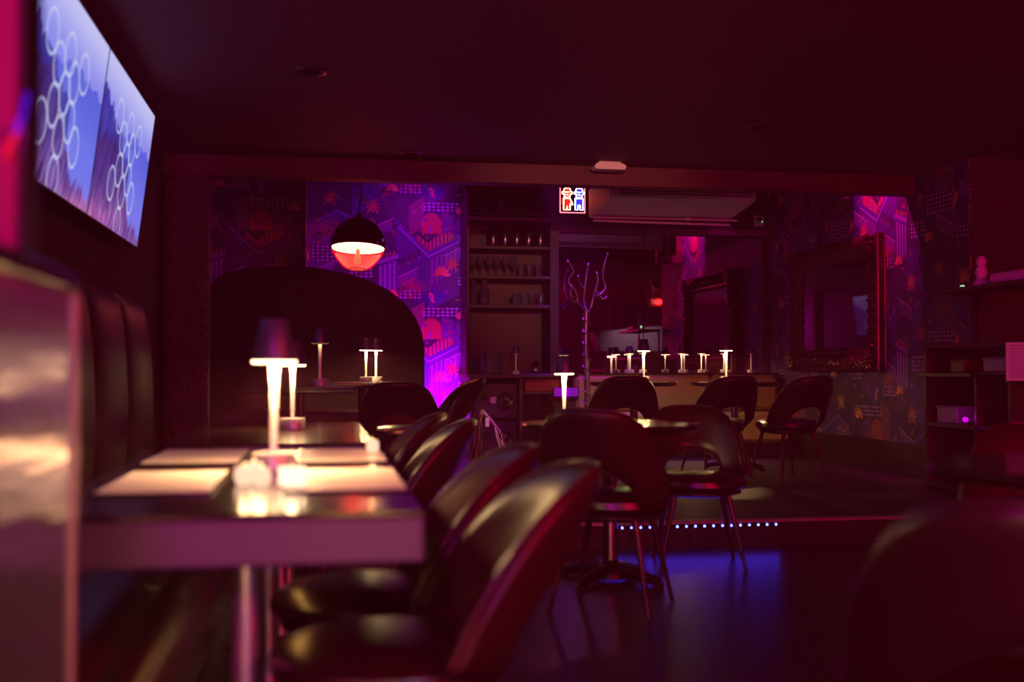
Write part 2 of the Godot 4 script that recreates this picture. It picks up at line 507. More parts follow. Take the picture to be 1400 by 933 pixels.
func tv_image() -> Image:
	var W := 640
	var Hh := 360
	var im := Image.create(W, Hh, false, Image.FORMAT_RGB8)
	var n := FastNoiseLite.new()
	n.seed = 5
	n.frequency = 0.012
	n.fractal_octaves = 5
	var discs := [[0.30, 0.28], [0.52, 0.285], [0.41, 0.39], [0.71, 0.30], [0.60, 0.40], [0.51, 0.497], [0.408, 0.60], [0.302, 0.721], [0.605, 0.608], [0.508, 0.726], [0.70, 0.712], [0.504, 0.935]]
	for y in Hh:
		for x in W:
			var u := float(x) / W
			var v := float(y) / Hh
			var c := Color(0.78, 0.78, 0.98).lerp(Color(0.55, 0.56, 0.95), smoothstep(0.0, 0.35, v))
			var rough := n.get_noise_2d(x, y)
			var ridge_far := 0.36 - 0.10 * u + 0.05 * n.get_noise_2d(x * 1.4, 40) + 0.18 * absf(u - 0.62)
			if v > ridge_far: c = Color(0.36, 0.40, 0.88).lerp(Color(0.42, 0.48, 0.93), smoothstep(ridge_far, 0.75, v))
			var ridge_left := 0.20 + 0.60 * maxf(0.0, u - 0.05) + 0.08 * n.get_noise_2d(x * 1.8, 90) 
			if v > ridge_left and u < 0.6: c = Color(0.20, 0.21, 0.62).lerp(Color(0.30, 0.26, 0.70), clampf(rough + 0.5, 0, 1))
			var rock := 0.50 + 0.30 * absf(u - 0.36) + 0.10 * n.get_noise_2d(x * 2.5, 150) - (0.10 if u < 0.36 else 0.0) + 0.25 * smoothstep(0.4, 0.7, u)
			if v > rock:
				var k := clampf(0.5 + 0.9 * n.get_noise_2d(x * 3.0 + y, y * 0.8), 0.0, 1.0)
				c = Color(0.22, 0.14, 0.46).lerp(Color(0.52, 0.40, 0.70), k * smoothstep(0.5, 1.0, v) + 0.25 * k)
			for d in discs:
				var r := Vector2((u - d[0]) * 16.0, (v - d[1]) * 9.0).length()
				if r < 1.02: c = c.lerp(Color(0.62, 0.64, 0.95), 0.12)
				c = c.lerp(Color(0.80, 0.84, 0.95), 0.8 * (1.0 - smoothstep(0.05, 0.13, absf(r - 0.98))))
			im.set_pixel(x, y, c)
	return im

# ---------------------------------------------------------------- lights
func area(parent: Node, at: Vector3, towards: Vector3, size: Vector2, c: Color, e: float, called := "glow") -> AreaLight3D:
	var l := AreaLight3D.new()
	l.name = called
	l.area_size = size
	l.light_color = c
	l.light_energy = e
	l.area_range = 16.0
	l.area_attenuation = 2.0
	l.shadow_enabled = true
	parent.add_child(l, true)
	l.position = at
	var up := Vector3.UP if absf(towards.normalized().y) < 0.9 else Vector3.FORWARD
	l.basis = Basis.looking_at(towards, up)
	return l

func omni(parent: Node, at: Vector3, c: Color, e: float, size := 0.05, called := "glow") -> OmniLight3D:
	var l := OmniLight3D.new()
	l.name = called
	l.light_color = c
	l.light_energy = e
	l.light_size = size
	l.omni_range = 16.0
	l.omni_attenuation = 2.0
	l.shadow_enabled = true
	parent.add_child(l, true)
	l.position = at
	return l

func spot(parent: Node, at: Vector3, towards: Vector3, angle: float, c: Color, e: float, size := 0.05) -> SpotLight3D:
	var l := SpotLight3D.new()
	l.name = "beam"
	l.light_color = c
	l.light_energy = e
	l.light_size = size
	l.spot_range = 16.0
	l.spot_attenuation = 2.0
	l.spot_angle = angle
	l.spot_angle_attenuation = 1.0
	l.shadow_enabled = true
	parent.add_child(l, true)
	l.position = at
	var up := Vector3.UP if absf(towards.normalized().y) < 0.9 else Vector3.FORWARD
	l.basis = Basis.looking_at(towards, up)
	return l

# ---------------------------------------------------------------- furniture
var chair0: Node3D
func make_chair() -> Node3D:
	# shell chair: faces -z, round seat pad, wrapped back with an arched gap above the seat, four splayed legs
	var t := thing("shell_chair", "", "chair", Vector3.ZERO, 0.0, "dark shell chairs")
	var seat := mb()
	lathe(seat, [Vector2(0, 0.385), Vector2(0.2, 0.385), Vector2(0.232, 0.395), Vector2(0.25, 0.415), Vector2(0.245, 0.44), Vector2(0.21, 0.462), Vector2(0.12, 0.474), Vector2(0, 0.477)], 32, Vector3.ZERO, Basis.IDENTITY, 1.0, 0.98)
	obj("seat", seat, M.seat_leather, t)
	var pan := mb()
	lathe(pan, [Vector2(0, 0.355), Vector2(0.15, 0.355), Vector2(0.22, 0.372), Vector2(0.22, 0.386), Vector2(0, 0.386)], 28)
	obj("seat_pan", pan, M.iron, t)
	var NU := 40
	var NV := 14
	var half := 0.285
	var place := func(s: float, y: float, off: float) -> Vector3:
		var w := s * (1.0 + (0.8 - y) * 0.16)
		var a := w / 0.34
		var r := 0.34
		var lean := (y - 0.43) * 0.50 * (0.45 + 0.55 * cos(a))
		return Vector3(sin(a) * (r + off), y, 0.235 - (1.0 - cos(a)) * (r * 1.25) + lean + cos(a) * off)
	var top := func(s: float) -> float:
		return 0.46 + 0.345 * pow(maxf(0.0, 1.0 - pow(absf(s) / half, 3.4)), 1.0 / 2.4)
	var bot := func(s: float) -> float:
		var b := 0.40 + 0.05 * pow(absf(s) / half, 2.0)
		if absf(s) < 0.165: b += 0.175 * sqrt(maxf(0.0, 1.0 - pow(s / 0.165, 2.0)))
		return b
	var P := []
	for side in 2:
		var g := []
		for i in NU + 1:
			var s := half * sin(PI * 0.5 * (2.0 * i / NU - 1.0))
			var col := []
			for j in NV + 1:
				var v := float(j) / NV
				var y := lerpf(bot.call(s), maxf(top.call(s), bot.call(s) + 0.01), v)
				var edge := minf(minf(v, 1.0 - v) * 5.0, minf(float(i), float(NU - i)) / 3.0)
				var th := 0.006 + 0.019 * sqrt(clampf(edge, 0, 1))
				col.append(place.call(s, y, th if side == 0 else -th))
			g.append(col)
		P.append(g)
	var back := mb()
	back.set_smooth_group(0)
	var mid := Vector3(0, 0.6, -0.1)
	for side in 2:
		for i in NU:
			for j in NV:
				var o: Vector3 = P[side][i][j]
				var hint := Vector3(o.x, 0.0, o.z + 0.12) * (1.0 if side == 0 else -1.0)
				quad(back, P[side][i][j], P[side][i + 1][j], P[side][i + 1][j + 1], P[side][i][j + 1], hint)
	for i in NU:
		quad(back, P[0][i][NV], P[0][i + 1][NV], P[1][i + 1][NV], P[1][i][NV], Vector3.UP)
		quad(back, P[0][i][0], P[0][i + 1][0], P[1][i + 1][0], P[1][i][0], Vector3.DOWN)
	for j in NV:
		quad(back, P[0][0][j], P[0][0][j + 1], P[1][0][j + 1], P[1][0][j], Vector3.LEFT)
		quad(back, P[0][NU][j], P[0][NU][j + 1], P[1][NU][j + 1], P[1][NU][j], Vector3.RIGHT)
	var br := obj("backrest", back, M.leather, t)
	var rim := []
	for i in range(NU + 1): rim.append((P[0][i][NV] + P[1][i][NV]) * 0.5 + Vector3(0, 0.002, 0))
	obj("piping", tube(mb(), rim, 0.0045, 0.0045, 6), M.piping, br)
	var arch := []
	for i in 25:
		var s := -0.164 + 0.328 * i / 24.0
		arch.append(place.call(s, bot.call(s) - 0.002, 0.0))
	obj("gap_piping", tube(mb(), arch, 0.004, 0.004, 6), M.piping, br)
	for sx in [-1.0, 1.0]:
		for sz in [-1.0, 1.0]:
			obj("leg", tube(mb(), [Vector3(0.135 * sx, 0.365, 0.135 * sz), Vector3(0.175 * sx, 0.18, 0.175 * sz), Vector3(0.212 * sx, 0.0, 0.212 * sz)], 0.017, 0.009, 10), M.leg, t)
	return t

var lamp0: Node3D
func make_lamp() -> Node3D:
	# cordless table lamp: drum base, stem that widens upwards, cone shade
	var t := thing("table_lamp", "", "lamp", Vector3.ZERO, 0.0, "cordless table lamps")
	obj("base", lathe(mb(), [Vector2(0, 0), Vector2(0.049, 0), Vector2(0.0535, 0.003), Vector2(0.0535, 0.045), Vector2(0.0515, 0.048), Vector2(0, 0.048)], 36), M.lamp_base, t)
	obj("stem", lathe(mb(), [Vector2(0.0085, 0.048), Vector2(0.009, 0.12), Vector2(0.010, 0.22), Vector2(0.0118, 0.272), Vector2(0, 0.273)], 20), M.lamp_metal, t)
	var sh := obj("shade", lathe(mb(), [Vector2(0.0545, 0.276), Vector2(0.057, 0.274), Vector2(0.0575, 0.276), Vector2(0.0345, 0.373), Vector2(0.032, 0.377), Vector2(0, 0.379), Vector2(0, 0.375), Vector2(0.031, 0.373), Vector2(0.0545, 0.276)], 36), M.lamp_shade, t)
	obj("diffuser", lathe(mb(), [Vector2(0.0, 0.268), Vector2(0.051, 0.268), Vector2(0.0545, 0.2695), Vector2(0.0545, 0.2745), Vector2(0.052, 0.281), Vector2(0, 0.282)], 32), M.diffuser, sh)
	area(t, Vector3(0, 0.266, 0), Vector3.DOWN, Vector2(0.09, 0.09), Color(1.0, 0.80, 0.54), 1.0)
	return t

func unlight(l: Node3D) -> void:
	for ch in l.get_children():
		if ch is Light3D:
			l.remove_child(ch)
			ch.queue_free()
	for ch in l.find_children("diffuser*", "", true, false): ch.material_override = M.lamp_shade_in

func round_table(label: String, at: Vector3, r: float, h: float, group := "") -> Node3D:
	var t := thing("round_table", label, "table", at, 0.0, group)
	obj("tabletop", lathe(mb(), [Vector2(0, h - 0.035), Vector2(r - 0.02, h - 0.035), Vector2(r, h - 0.02), Vector2(r, h - 0.006), Vector2(r - 0.006, h), Vector2(0, h)], 56), M.table, t)
	obj("column", lathe(mb(), [Vector2(0.036, 0.05), Vector2(0.036, h - 0.04)], 24), M.chrome, t)
	obj("top_plate", lathe(mb(), [Vector2(0, h - 0.06), Vector2(0.1, h - 0.055), Vector2(0.1, h - 0.036), Vector2(0, h - 0.036)], 24), M.iron, t)
	# four-toed cast foot
	var f := mb()
	lathe(f, [Vector2(0, 0.012), Vector2(0.09, 0.018), Vector2(0.085, 0.05), Vector2(0.05, 0.085), Vector2(0.036, 0.1), Vector2(0, 0.1)], 24)
	for k in 4:
		var d := Vector3(cos(PI * 0.25 + k * PI * 0.5), 0, sin(PI * 0.25 + k * PI * 0.5))
		tube(f, [d * 0.03 + Vector3(0, 0.055, 0), d * 0.14 + Vector3(0, 0.045, 0), d * 0.26 + Vector3(0, 0.022, 0)], 0.035, 0.02, 10)
		lathe(f, [Vector2(0, 0), Vector2(0.024, 0), Vector2(0.026, 0.012), Vector2(0, 0.016)], 14, d * 0.26)
	obj("foot", f, M.iron, t)
	return t

func long_table(label: String, x0: float, x1: float, z0: float, z1: float, h: float, base_h := 0.0, thick := 0.085, em: Material = null) -> Node3D:
	var c := Vector3((x0 + x1) * 0.5, base_h, (z0 + z1) * 0.5)
	var t := thing("dining_table", label, "table", c, 0.0)
	var w := absf(x1 - x0)
	var l := absf(z1 - z0)
	obj("tabletop", box(mb(), Vector3(0, h - 0.005, 0), Vector3(w - 0.006, 0.01, l - 0.006), 0.002), M.table, t)
	var e := mb()
	box(e, Vector3(0, h - 0.009 - thick * 0.5, 0), Vector3(w, thick, l), 0.006)
	obj("edge_band", e, em if em else M.table_edge, t)
	for s in [-1.0, 1.0]:
		var p := Vector3(0.02, 0, s * (l * 0.5 - 0.31))
		obj("column", lathe(mb(), [Vector2(0.0, 0.03), Vector2(0.0275, 0.03), Vector2(0.0275, h - 0.02 - thick), Vector2(0, h - 0.02 - thick)], 24, p), M.satin if thick > 0.05 else M.iron, t)
		obj("foot", lathe(mb(), [Vector2(0, 0), Vector2(0.2, 0), Vector2(0.2, 0.008), Vector2(0.06, 0.022), Vector2(0.03, 0.032), Vector2(0, 0.032)], 32, p), M.iron, t)
		obj("top_plate", box(mb(), p + Vector3(0, h - 0.013 - thick, 0), Vector3(0.24, 0.008, 0.24), 0.002), M.iron, t)
	return t

func menu(label: String, at: Vector3, size: Vector2, turn: float, m: Material, parent_group: String) -> void:
	var t := thing("menu", label, "menu", at, turn, parent_group)
	var st := mb()
	box(st, Vector3(0, 0.003, 0), Vector3(size.x, 0.006, size.y), 0.001)
	obj("cover", st, M.paper_dark, t)
	obj("sheet", box(mb(), Vector3(0, 0.0065, 0), Vector3(size.x - 0.012, 0.001, size.y - 0.012), 0.0003), m, t)

func tv(label: String, x: float, y: float, z: float, w: float, h: float, tilt: float) -> Node3D:
	# screen faces +x, tipped down by tilt
	var t := thing("television", label, "television", Vector3(x, y, z), 90.0, "row of wall televisions")
	t.rotation_degrees.x = 0
	t.basis = Basis(Vector3.UP, PI * 0.5) * Basis(Vector3.RIGHT, deg_to_rad(tilt))
	obj("body", box(mb(), Vector3(0, 0, -0.03), Vector3(w + 0.02, h + 0.02, 0.05), 0.008), M.black_gloss, t)
	obj("mount", box(mb(), Vector3(0, 0, -0.09), Vector3(0.4, 0.3, 0.06), 0.006), M.iron, t)
	var s := mb()
	s.set_smooth_group(-1)
	quad(s, Vector3(-w * 0.5, h * 0.5, -0.003), Vector3(w * 0.5, h * 0.5, -0.003), Vector3(w * 0.5, -h * 0.5, -0.003), Vector3(-w * 0.5, -h * 0.5, -0.003), Vector3.BACK, Vector2(0, 0), Vector2(1, 0), Vector2(1, 1), Vector2(0, 1))
	obj("screen", s, M.screen, t)
	area(t, Vector3(0, 0, 0.004), Vector3.BACK, Vector2(w, h), Color(0.55, 0.55, 1.0), 0.05)
	return t

# ---------------------------------------------------------------- scene
func _ready() -> void:
	rng.seed = 7
	# camera, exposure, sky
	var cam := Camera3D.new()
	cam.name = "camera"
	add_child(cam)
	cam.position = Vector3(0, 1.0, 0)
	cam.rotation_degrees = Vector3(1.49, -9.49, 0)
	var at := CameraAttributesPhysical.new()
	at.frustum_focal_length = 40.0
	at.frustum_focus_distance = 9.6
	at.frustum_near = 0.05
	at.frustum_far = 60.0
	at.exposure_aperture = 1.7
	at.exposure_multiplier = 1.0
	cam.attributes = at
	cam.fov = 33.4
	cam.current = true
	var env := Environment.new()
	env.background_mode = Environment.BG_COLOR
	env.background_color = Color(0.02, 0.0, 0.01)
	env.tonemap_mode = Environment.TONE_MAPPER_LINEAR
	env.tonemap_exposure = 1.0
	env.sdfgi_enabled = true
	env.ssao_enabled = true
	env.ssil_enabled = true
	env.fog_enabled = true  # added red haze that lifts the blacks to maroon
	env.fog_density = 0.0065
	env.fog_light_color = Color(1.0, 0.42, 0.66)
	var we := WorldEnvironment.new()
	we.name = "environment"
	we.environment = env
	add_child(we)
	make_materials()
	fill_lights()
	room()
	left_side()
	dining_row()
	round_tables()
	booth_corner()
	shelving()
	mirror_wall()
	right_wall()
	ceiling_things()
	bar_behind()

# added red and magenta fill lights, built as globe lamps outside the picture
func fill_globe(label: String, at: Vector3, c: Color, glow_e: float, e: float) -> void:
	var t := thing("fill_globe", label, "lamp", at, 0.0, "added coloured fill globes")
	var sm := SphereMesh.new()
	sm.radius = 0.11
	sm.height = 0.22
	obj("globe", sm, glow(c, glow_e), t)
	obj("cap", lathe(mb(), [Vector2(0.04, 0.1), Vector2(0.036, 0.14), Vector2(0.01, 0.15), Vector2(0, 0.15)], 16), M.black, t)
	obj("cord", tube(mb(), [Vector3(0, 0.14, 0), Vector3(0, 2.55 - at.y, 0)], 0.005, 0.005, 6), M.black, t)
	omni(t, Vector3.ZERO, c, e, 0.1)

func fill_lights() -> void:
	fill_globe("added red fill globe over the bar side, right of the view", Vector3(3.4, 2.25, 0.4), Color(1.0, 0.0, 0.18), 1.0, 9.0)
	fill_globe("added magenta fill globe behind the viewer", Vector3(2.6, 1.9, 1.5), Color(1.0, 0.02, 0.36), 1.0, 6.0)
	fill_globe("added magenta fill globe behind the viewer on the banquette side", Vector3(-0.55, 1.95, 1.3), Color(1.0, 0.06, 0.80), 1.0, 6.0)
	var t := thing("fill_spot", "added neutral fill spot on the ceiling behind the viewer, aimed at the shelf cabinet", "spotlight", Vector3(0.6, 2.55, 0.8))  # added and unseen; brightens the cabinet and air conditioner
	obj("stem", lathe(mb(), [Vector2(0.03, -0.02), Vector2(0.03, 0.0), Vector2(0, 0.0)], 16), M.black, t)
	obj("can", tube(mb(), [Vector3(0, -0.06, 0.06), Vector3(0, -0.065, -0.07)], 0.04, 0.045, 18), M.black, t)
	var ln := thing("fill_lantern", "added warm fill light built as a floor lantern behind the viewer", "lantern", Vector3(0.15, 0.0, 0.05))  # added warm fill for gold highlights low under the tables
	obj("foot", lathe(mb(), [Vector2(0, 0), Vector2(0.09, 0), Vector2(0.09, 0.02), Vector2(0.02, 0.04), Vector2(0.02, 0.4), Vector2(0.07, 0.42), Vector2(0, 0.42)], 20), M.iron, ln)
	obj("glass", lathe(mb(), [Vector2(0, 0.42), Vector2(0.06, 0.425), Vector2(0.075, 0.47), Vector2(0.07, 0.53), Vector2(0.04, 0.56), Vector2(0, 0.56)], 20), glow(Color(1.0, 0.7, 0.4), 1.5), ln)
	omni(ln, Vector3(0, 0.49, 0), Color(1.0, 0.70, 0.36), 0.4, 0.05)
	var d := thing("fill_display", "added cool white fill panel built as a till display behind the viewer", "screen", Vector3(1.3, 1.05, 0.9))  # added cool fill light for the table edge and columns
	d.look_at_from_position(d.position, Vector3(-0.2, 0.5, -2.3))
	obj("case", box(mb(), Vector3(0, 0, 0.015), Vector3(0.44, 0.3, 0.03), 0.006), M.black, d)
	obj("screen", box(mb(), Vector3(0, 0, -0.002), Vector3(0.40, 0.26, 0.004), 0.001), glow(Color(0.7, 0.74, 1.0), 1.0), d)
	obj("stand", tube(mb(), [Vector3(0, -0.13, 0.03), Vector3(0, -1.0, 0.25)], 0.02, 0.02, 10), M.black, d)
	area(d, Vector3(0, 0, -0.006), Vector3(0, 0, -1), Vector2(0.4, 0.26), Color(0.72, 0.74, 1.0), 1.2)
	spot(t, Vector3(0, -0.066, -0.09), Vector3(1.75, -0.25, -11.7), 7, Color(1.0, 0.68, 0.56), 34.0, 0.04)

func room() -> void:
	struct("floor", slab(-1.12, 8.0, -0.1, 0, 4.0, -6.19), M.floor)
	struct("floor_platform", slab(-1.12, 8.0, -0.1, 0.15, -6.19, -11.5), M.platform)
	struct("ceiling", slab(-1.22, 8.1, 2.55, 2.67, 4.1, -8.5), M.ceiling)
	struct("ceiling_rear", slab(-1.22, 4.8, 3.1, 3.22, -8.3, -11.6), M.ceiling)
	struct("trim_1", slab(-1.12, 4.65, 2.4, 2.55, -8.35, -8.5, 0.004), M.beam)
	struct("trim_2", slab(-1.12, 4.65, 2.67, 3.1, -8.38, -8.5), M.wall)
	struct("wall_left", slab(-1.22, -1.12, 0, 3.1, 4.0, -11.6), M.dark_wall)
	struct("wall_rear", slab(-1.22, 8.1, 0, 2.6, 4.0, 4.1), M.bar_wall)
	struct("wall_return", slab(4.66, 8.1, 0, 2.6, -7.58, -7.7), M.wall)
	struct("wall_bar", slab(8.0, 8.1, 0, 2.6, 4.0, -7.6), M.bar_wall)
	struct("wall_back", slab(-1.22, 4.8, 0, 3.2, -11.5, -11.62), M.wall)
	struct("wall_right", slab(4.66, 4.78, 0, 3.2, -7.7, -11.6), M.wall)
	# papered faces
	var wp := struct("wall_back_paper", slab(-1.12, 1.46, 0.15, 3.1, -11.38, -11.5), M.wallpaper.duplicate())
	wp.material_override.uv1_offset = Vector3(-0.15 / -1.68, 2.857 / 1.06, 0)
	var wr := struct("wall_right_paper", slab(4.64, 4.66, 0.42, 3.1, -7.59, -11.4), M.wallpaper.duplicate())
	wr.material_override.uv1_offset = Vector3(0.37, 2.857 / 1.06 + 0.12, 0)
	struct("baseboard_right", slab(4.62, 4.66, 0.15, 0.42, -7.71, -11.4, 0.004), M.black)
	# platform nosing with the LED run under it
	struct("trim_3", slab(-1.12, 8.0, 0.135, 0.156, -6.165, -6.21, 0.004), M.alu)
	var strip := thing("light_strip", "row of tiny blue white lights under the platform edge", "light strip", Vector3(0, 0.122, -6.186))
	obj("carrier", slab(1.5, 2.58, -0.008, 0.008, 0.004, -0.003, 0.001), M.black_gloss, strip)
	var dots := SphereMesh.new()
	dots.radius = 0.0062
	dots.height = 0.0124
	dots.radial_segments = 12
	dots.rings = 6
	var blue := glow(Color(0.42, 0.45, 1.0), 9.0)
	for k in 20: obj("diode", dots, blue, strip, Vector3(1.55 + k * 0.0532, 0, 0.008))
	area(strip, Vector3(2.06, -0.004, 0.02), Vector3(0, -0.6, 1), Vector2(1.02, 0.012), Color(0.13, 0.12, 1.0), 0.05)

func left_side() -> void:
	# stainless cabinet end close to the camera
	var c := thing("steel_cabinet", "polished stainless cabinet with wavy reflections at the left edge beside the table", "cabinet", Vector3(-0.374, 0, -1.85))
	var s := mb()
	box(s, Vector3(-0.3, 0.56, 0.6), Vector3(0.588, 1.12, 1.19), 0.004)
	obj("body", s, M.steel, c)
	obj("corner_trim", box(mb(), Vector3(-0.003, 0.56, 0.0), Vector3(0.01, 1.12, 0.016), 0.002), M.alu, c)
	obj("top_board", box(mb(), Vector3(-0.3, 1.137, 0.6), Vector3(0.6, 0.03, 1.21), 0.005), M.black_gloss, c)
	obj("plinth", box(mb(), Vector3(-0.32, -0.0, 0.6), Vector3(0.5, 0.002, 1.1)), M.black, c)
	var p := thing("pink_lit_post", "dark post with pink light put into its red colour standing on the steel cabinet up to the ceiling", "post", Vector3(-0.492, 1.152, -1.645))
	obj("shaft", box(mb(), Vector3(0, 0.695, 0), Vector3(0.18, 1.386, 0.09), 0.004), M.post_light_tint, p)
	obj("side_strip", box(mb(), Vector3(0.094, 0.695, 0.0), Vector3(0.008, 1.386, 0.094), 0.002), M.black, p)
	# purple and red glint, built as a small glowing bent stick
	var n := thing("glint_stick", "small slanted purple and red glint built as a glowing stick in front of the television", "painted glint", Vector3(-0.402, 1.315, -1.586))
	obj("purple_tube", tube(mb(), smooth_pts([Vector3(0.012, 0.055, -0.01), Vector3(0.008, 0.02, 0), Vector3(0.0, 0.0, 0)]), 0.003, 0.0045, 10), glow(Color(0.35, 0.08, 1.0), 0.6), n)
	obj("red_tube", tube(mb(), smooth_pts([Vector3(0.0, 0.0, 0), Vector3(-0.008, -0.02, 0), Vector3(-0.012, -0.034, 0)]), 0.0045, 0.0045, 10), glow(Color(1.0, 0.03, 0.16), 0.8), n)
	obj("bracket", box(mb(), Vector3(-0.006, 0.0, -0.009), Vector3(0.012, 0.012, 0.012), 0.002), M.black, n)
	omni(n, Vector3(0.02, 0.0, 0.0), Color(0.8, 0.05, 0.6), 0.004, 0.01)
	# banquette along the left wall
	var b := thing("banquette", "long dark leather banquette with tall padded back along the left wall", "banquette", Vector3(-1.112, 0, -1.95))
	var run := 5.2
	obj("plinth", slab(0, 0.74, 0, 0.16, -0.02, -run), M.black, b)
	var seat := mb()
	seat.set_smooth_group(0)
	var prof := [Vector2(0.76, 0.13), Vector2(0.795, 0.2), Vector2(0.81, 0.3), Vector2(0.815, 0.38), Vector2(0.80, 0.43), Vector2(0.765, 0.455), Vector2(0.74, 0.452), Vector2(0.725, 0.44), Vector2(0.71, 0.455), Vector2(0.6, 0.47), Vector2(0.3, 0.46), Vector2(0.09, 0.45)]
	for i in prof.size() - 1:
		for k in 13:
			var za := -run * k / 13.0
			var zb := -run * (k + 1) / 13.0
			var p0: Vector2 = prof[i]
			var p1: Vector2 = prof[i + 1]
			quad(seat, Vector3(p0.x, p0.y, za), Vector3(p1.x, p1.y, za), Vector3(p1.x, p1.y, zb), Vector3(p0.x, p0.y, zb), Vector3(p1.y - p0.y, p0.x - p1.x, 0))
	var poly := PackedVector2Array()
	for q in prof: poly.append(q)
	poly.append(Vector2(0.09, 0.13))
	extrude(seat, poly, -0.002, 0.0)
	extrude(seat, poly, -run, -run + 0.002)
	obj("seat", seat, M.bolster, b)
	var stitch := mb()
	for k in 130:
		var z := -0.02 - k * run / 130.0
		tube(stitch, [Vector3(0.725, 0.443, z), Vector3(0.722, 0.45, z - 0.012), Vector3(0.725, 0.443, z - 0.024)], 0.003, 0.003, 5)
	obj("stitching", stitch, M.bolster, b).set_meta("kind", "stuff")
	for k in 6:
		var z0 := -run * k / 6.0
		var z1 := -run * (k + 1) / 6.0
		var pad := mb()
		pad.set_smooth_group(0)
		var NI := 14
		var NJ := 14
		var at2 := func(i: int, j: int) -> Vector3:
			var u := float(i) / NI
			var v := float(j) / NJ
			var puff := pow(sin(PI * clampf(u, 0.001, 0.999)), 0.45) * pow(sin(PI * clampf(v, 0.001, 0.999)), 0.25)
			return Vector3(0.02 + 0.11 * puff + 0.04 * (1.0 - v), lerpf(0.46, 1.41, v), lerpf(z0, z1, u))
		for i in NI:
			for j in NJ: quad(pad, at2.call(i, j), at2.call(i + 1, j), at2.call(i + 1, j + 1), at2.call(i, j + 1), Vector3.RIGHT)
		quad(pad, Vector3(0, 0.46, z0), Vector3(0, 1.41, z0), Vector3(0, 1.41, z1), Vector3(0, 0.46, z1), Vector3.LEFT)
		obj("back_pad", pad, M.bench, b)
	# televisions on the wall above
	tv("far television, showing linked rings over a mountain view", -0.965, 2.05, -5.87, 1.345, 0.735, 7.0)
	tv("near television partly hidden by the post, showing linked rings over a mountain view", -0.965, 2.05, -4.50, 1.345, 0.735, 7.0)
	tv("third television behind the post, nearest the viewer, seen only in mirrors", -0.965, 2.05, -2.9, 1.345, 0.735, 7.0)
	# rough pier at the end of the beam
	var pier := thing("rough_pier", "narrow rough carved pier beside the dark booth, glinting pink", "pier", Vector3(-0.955, 0.15, -8.4))
	var fnz := FastNoiseLite.new()
	fnz.seed = 17
	fnz.frequency = 1.0
	fnz.fractal_octaves = 4
	var st := mb()
	st.set_smooth_group(0)
	var NX := 30
	var NY := 150
	var pt := func(i: int, j: int) -> Vector3:
		var x := -0.155 + 0.31 * i / NX
		var y := 2.245 * j / NY
		var bulge := 0.028 * fnz.get_noise_2d(x * 9.0 + y * 2.0, y * 16.0) + 0.012 * fnz.get_noise_2d(x * 40.0, y * 40.0 + 9.0)
		var edge := 1.0 - pow(absf(x) / 0.155, 8.0)
		return Vector3(x + 0.01 * fnz.get_noise_2d(y * 20.0, 5.0), y, 0.06 + 0.03 * edge + bulge)
	for i in NX:
		for j in NY: quad(st, pt.call(i, j), pt.call(i + 1, j), pt.call(i + 1, j + 1), pt.call(i, j + 1), Vector3.BACK)
	obj("carved_face", st, M.stone, pier)
	obj("shaft", box(mb(), Vector3(0, 1.122, -0.025), Vector3(0.31, 2.244, 0.17), 0.004), M.stone, pier)

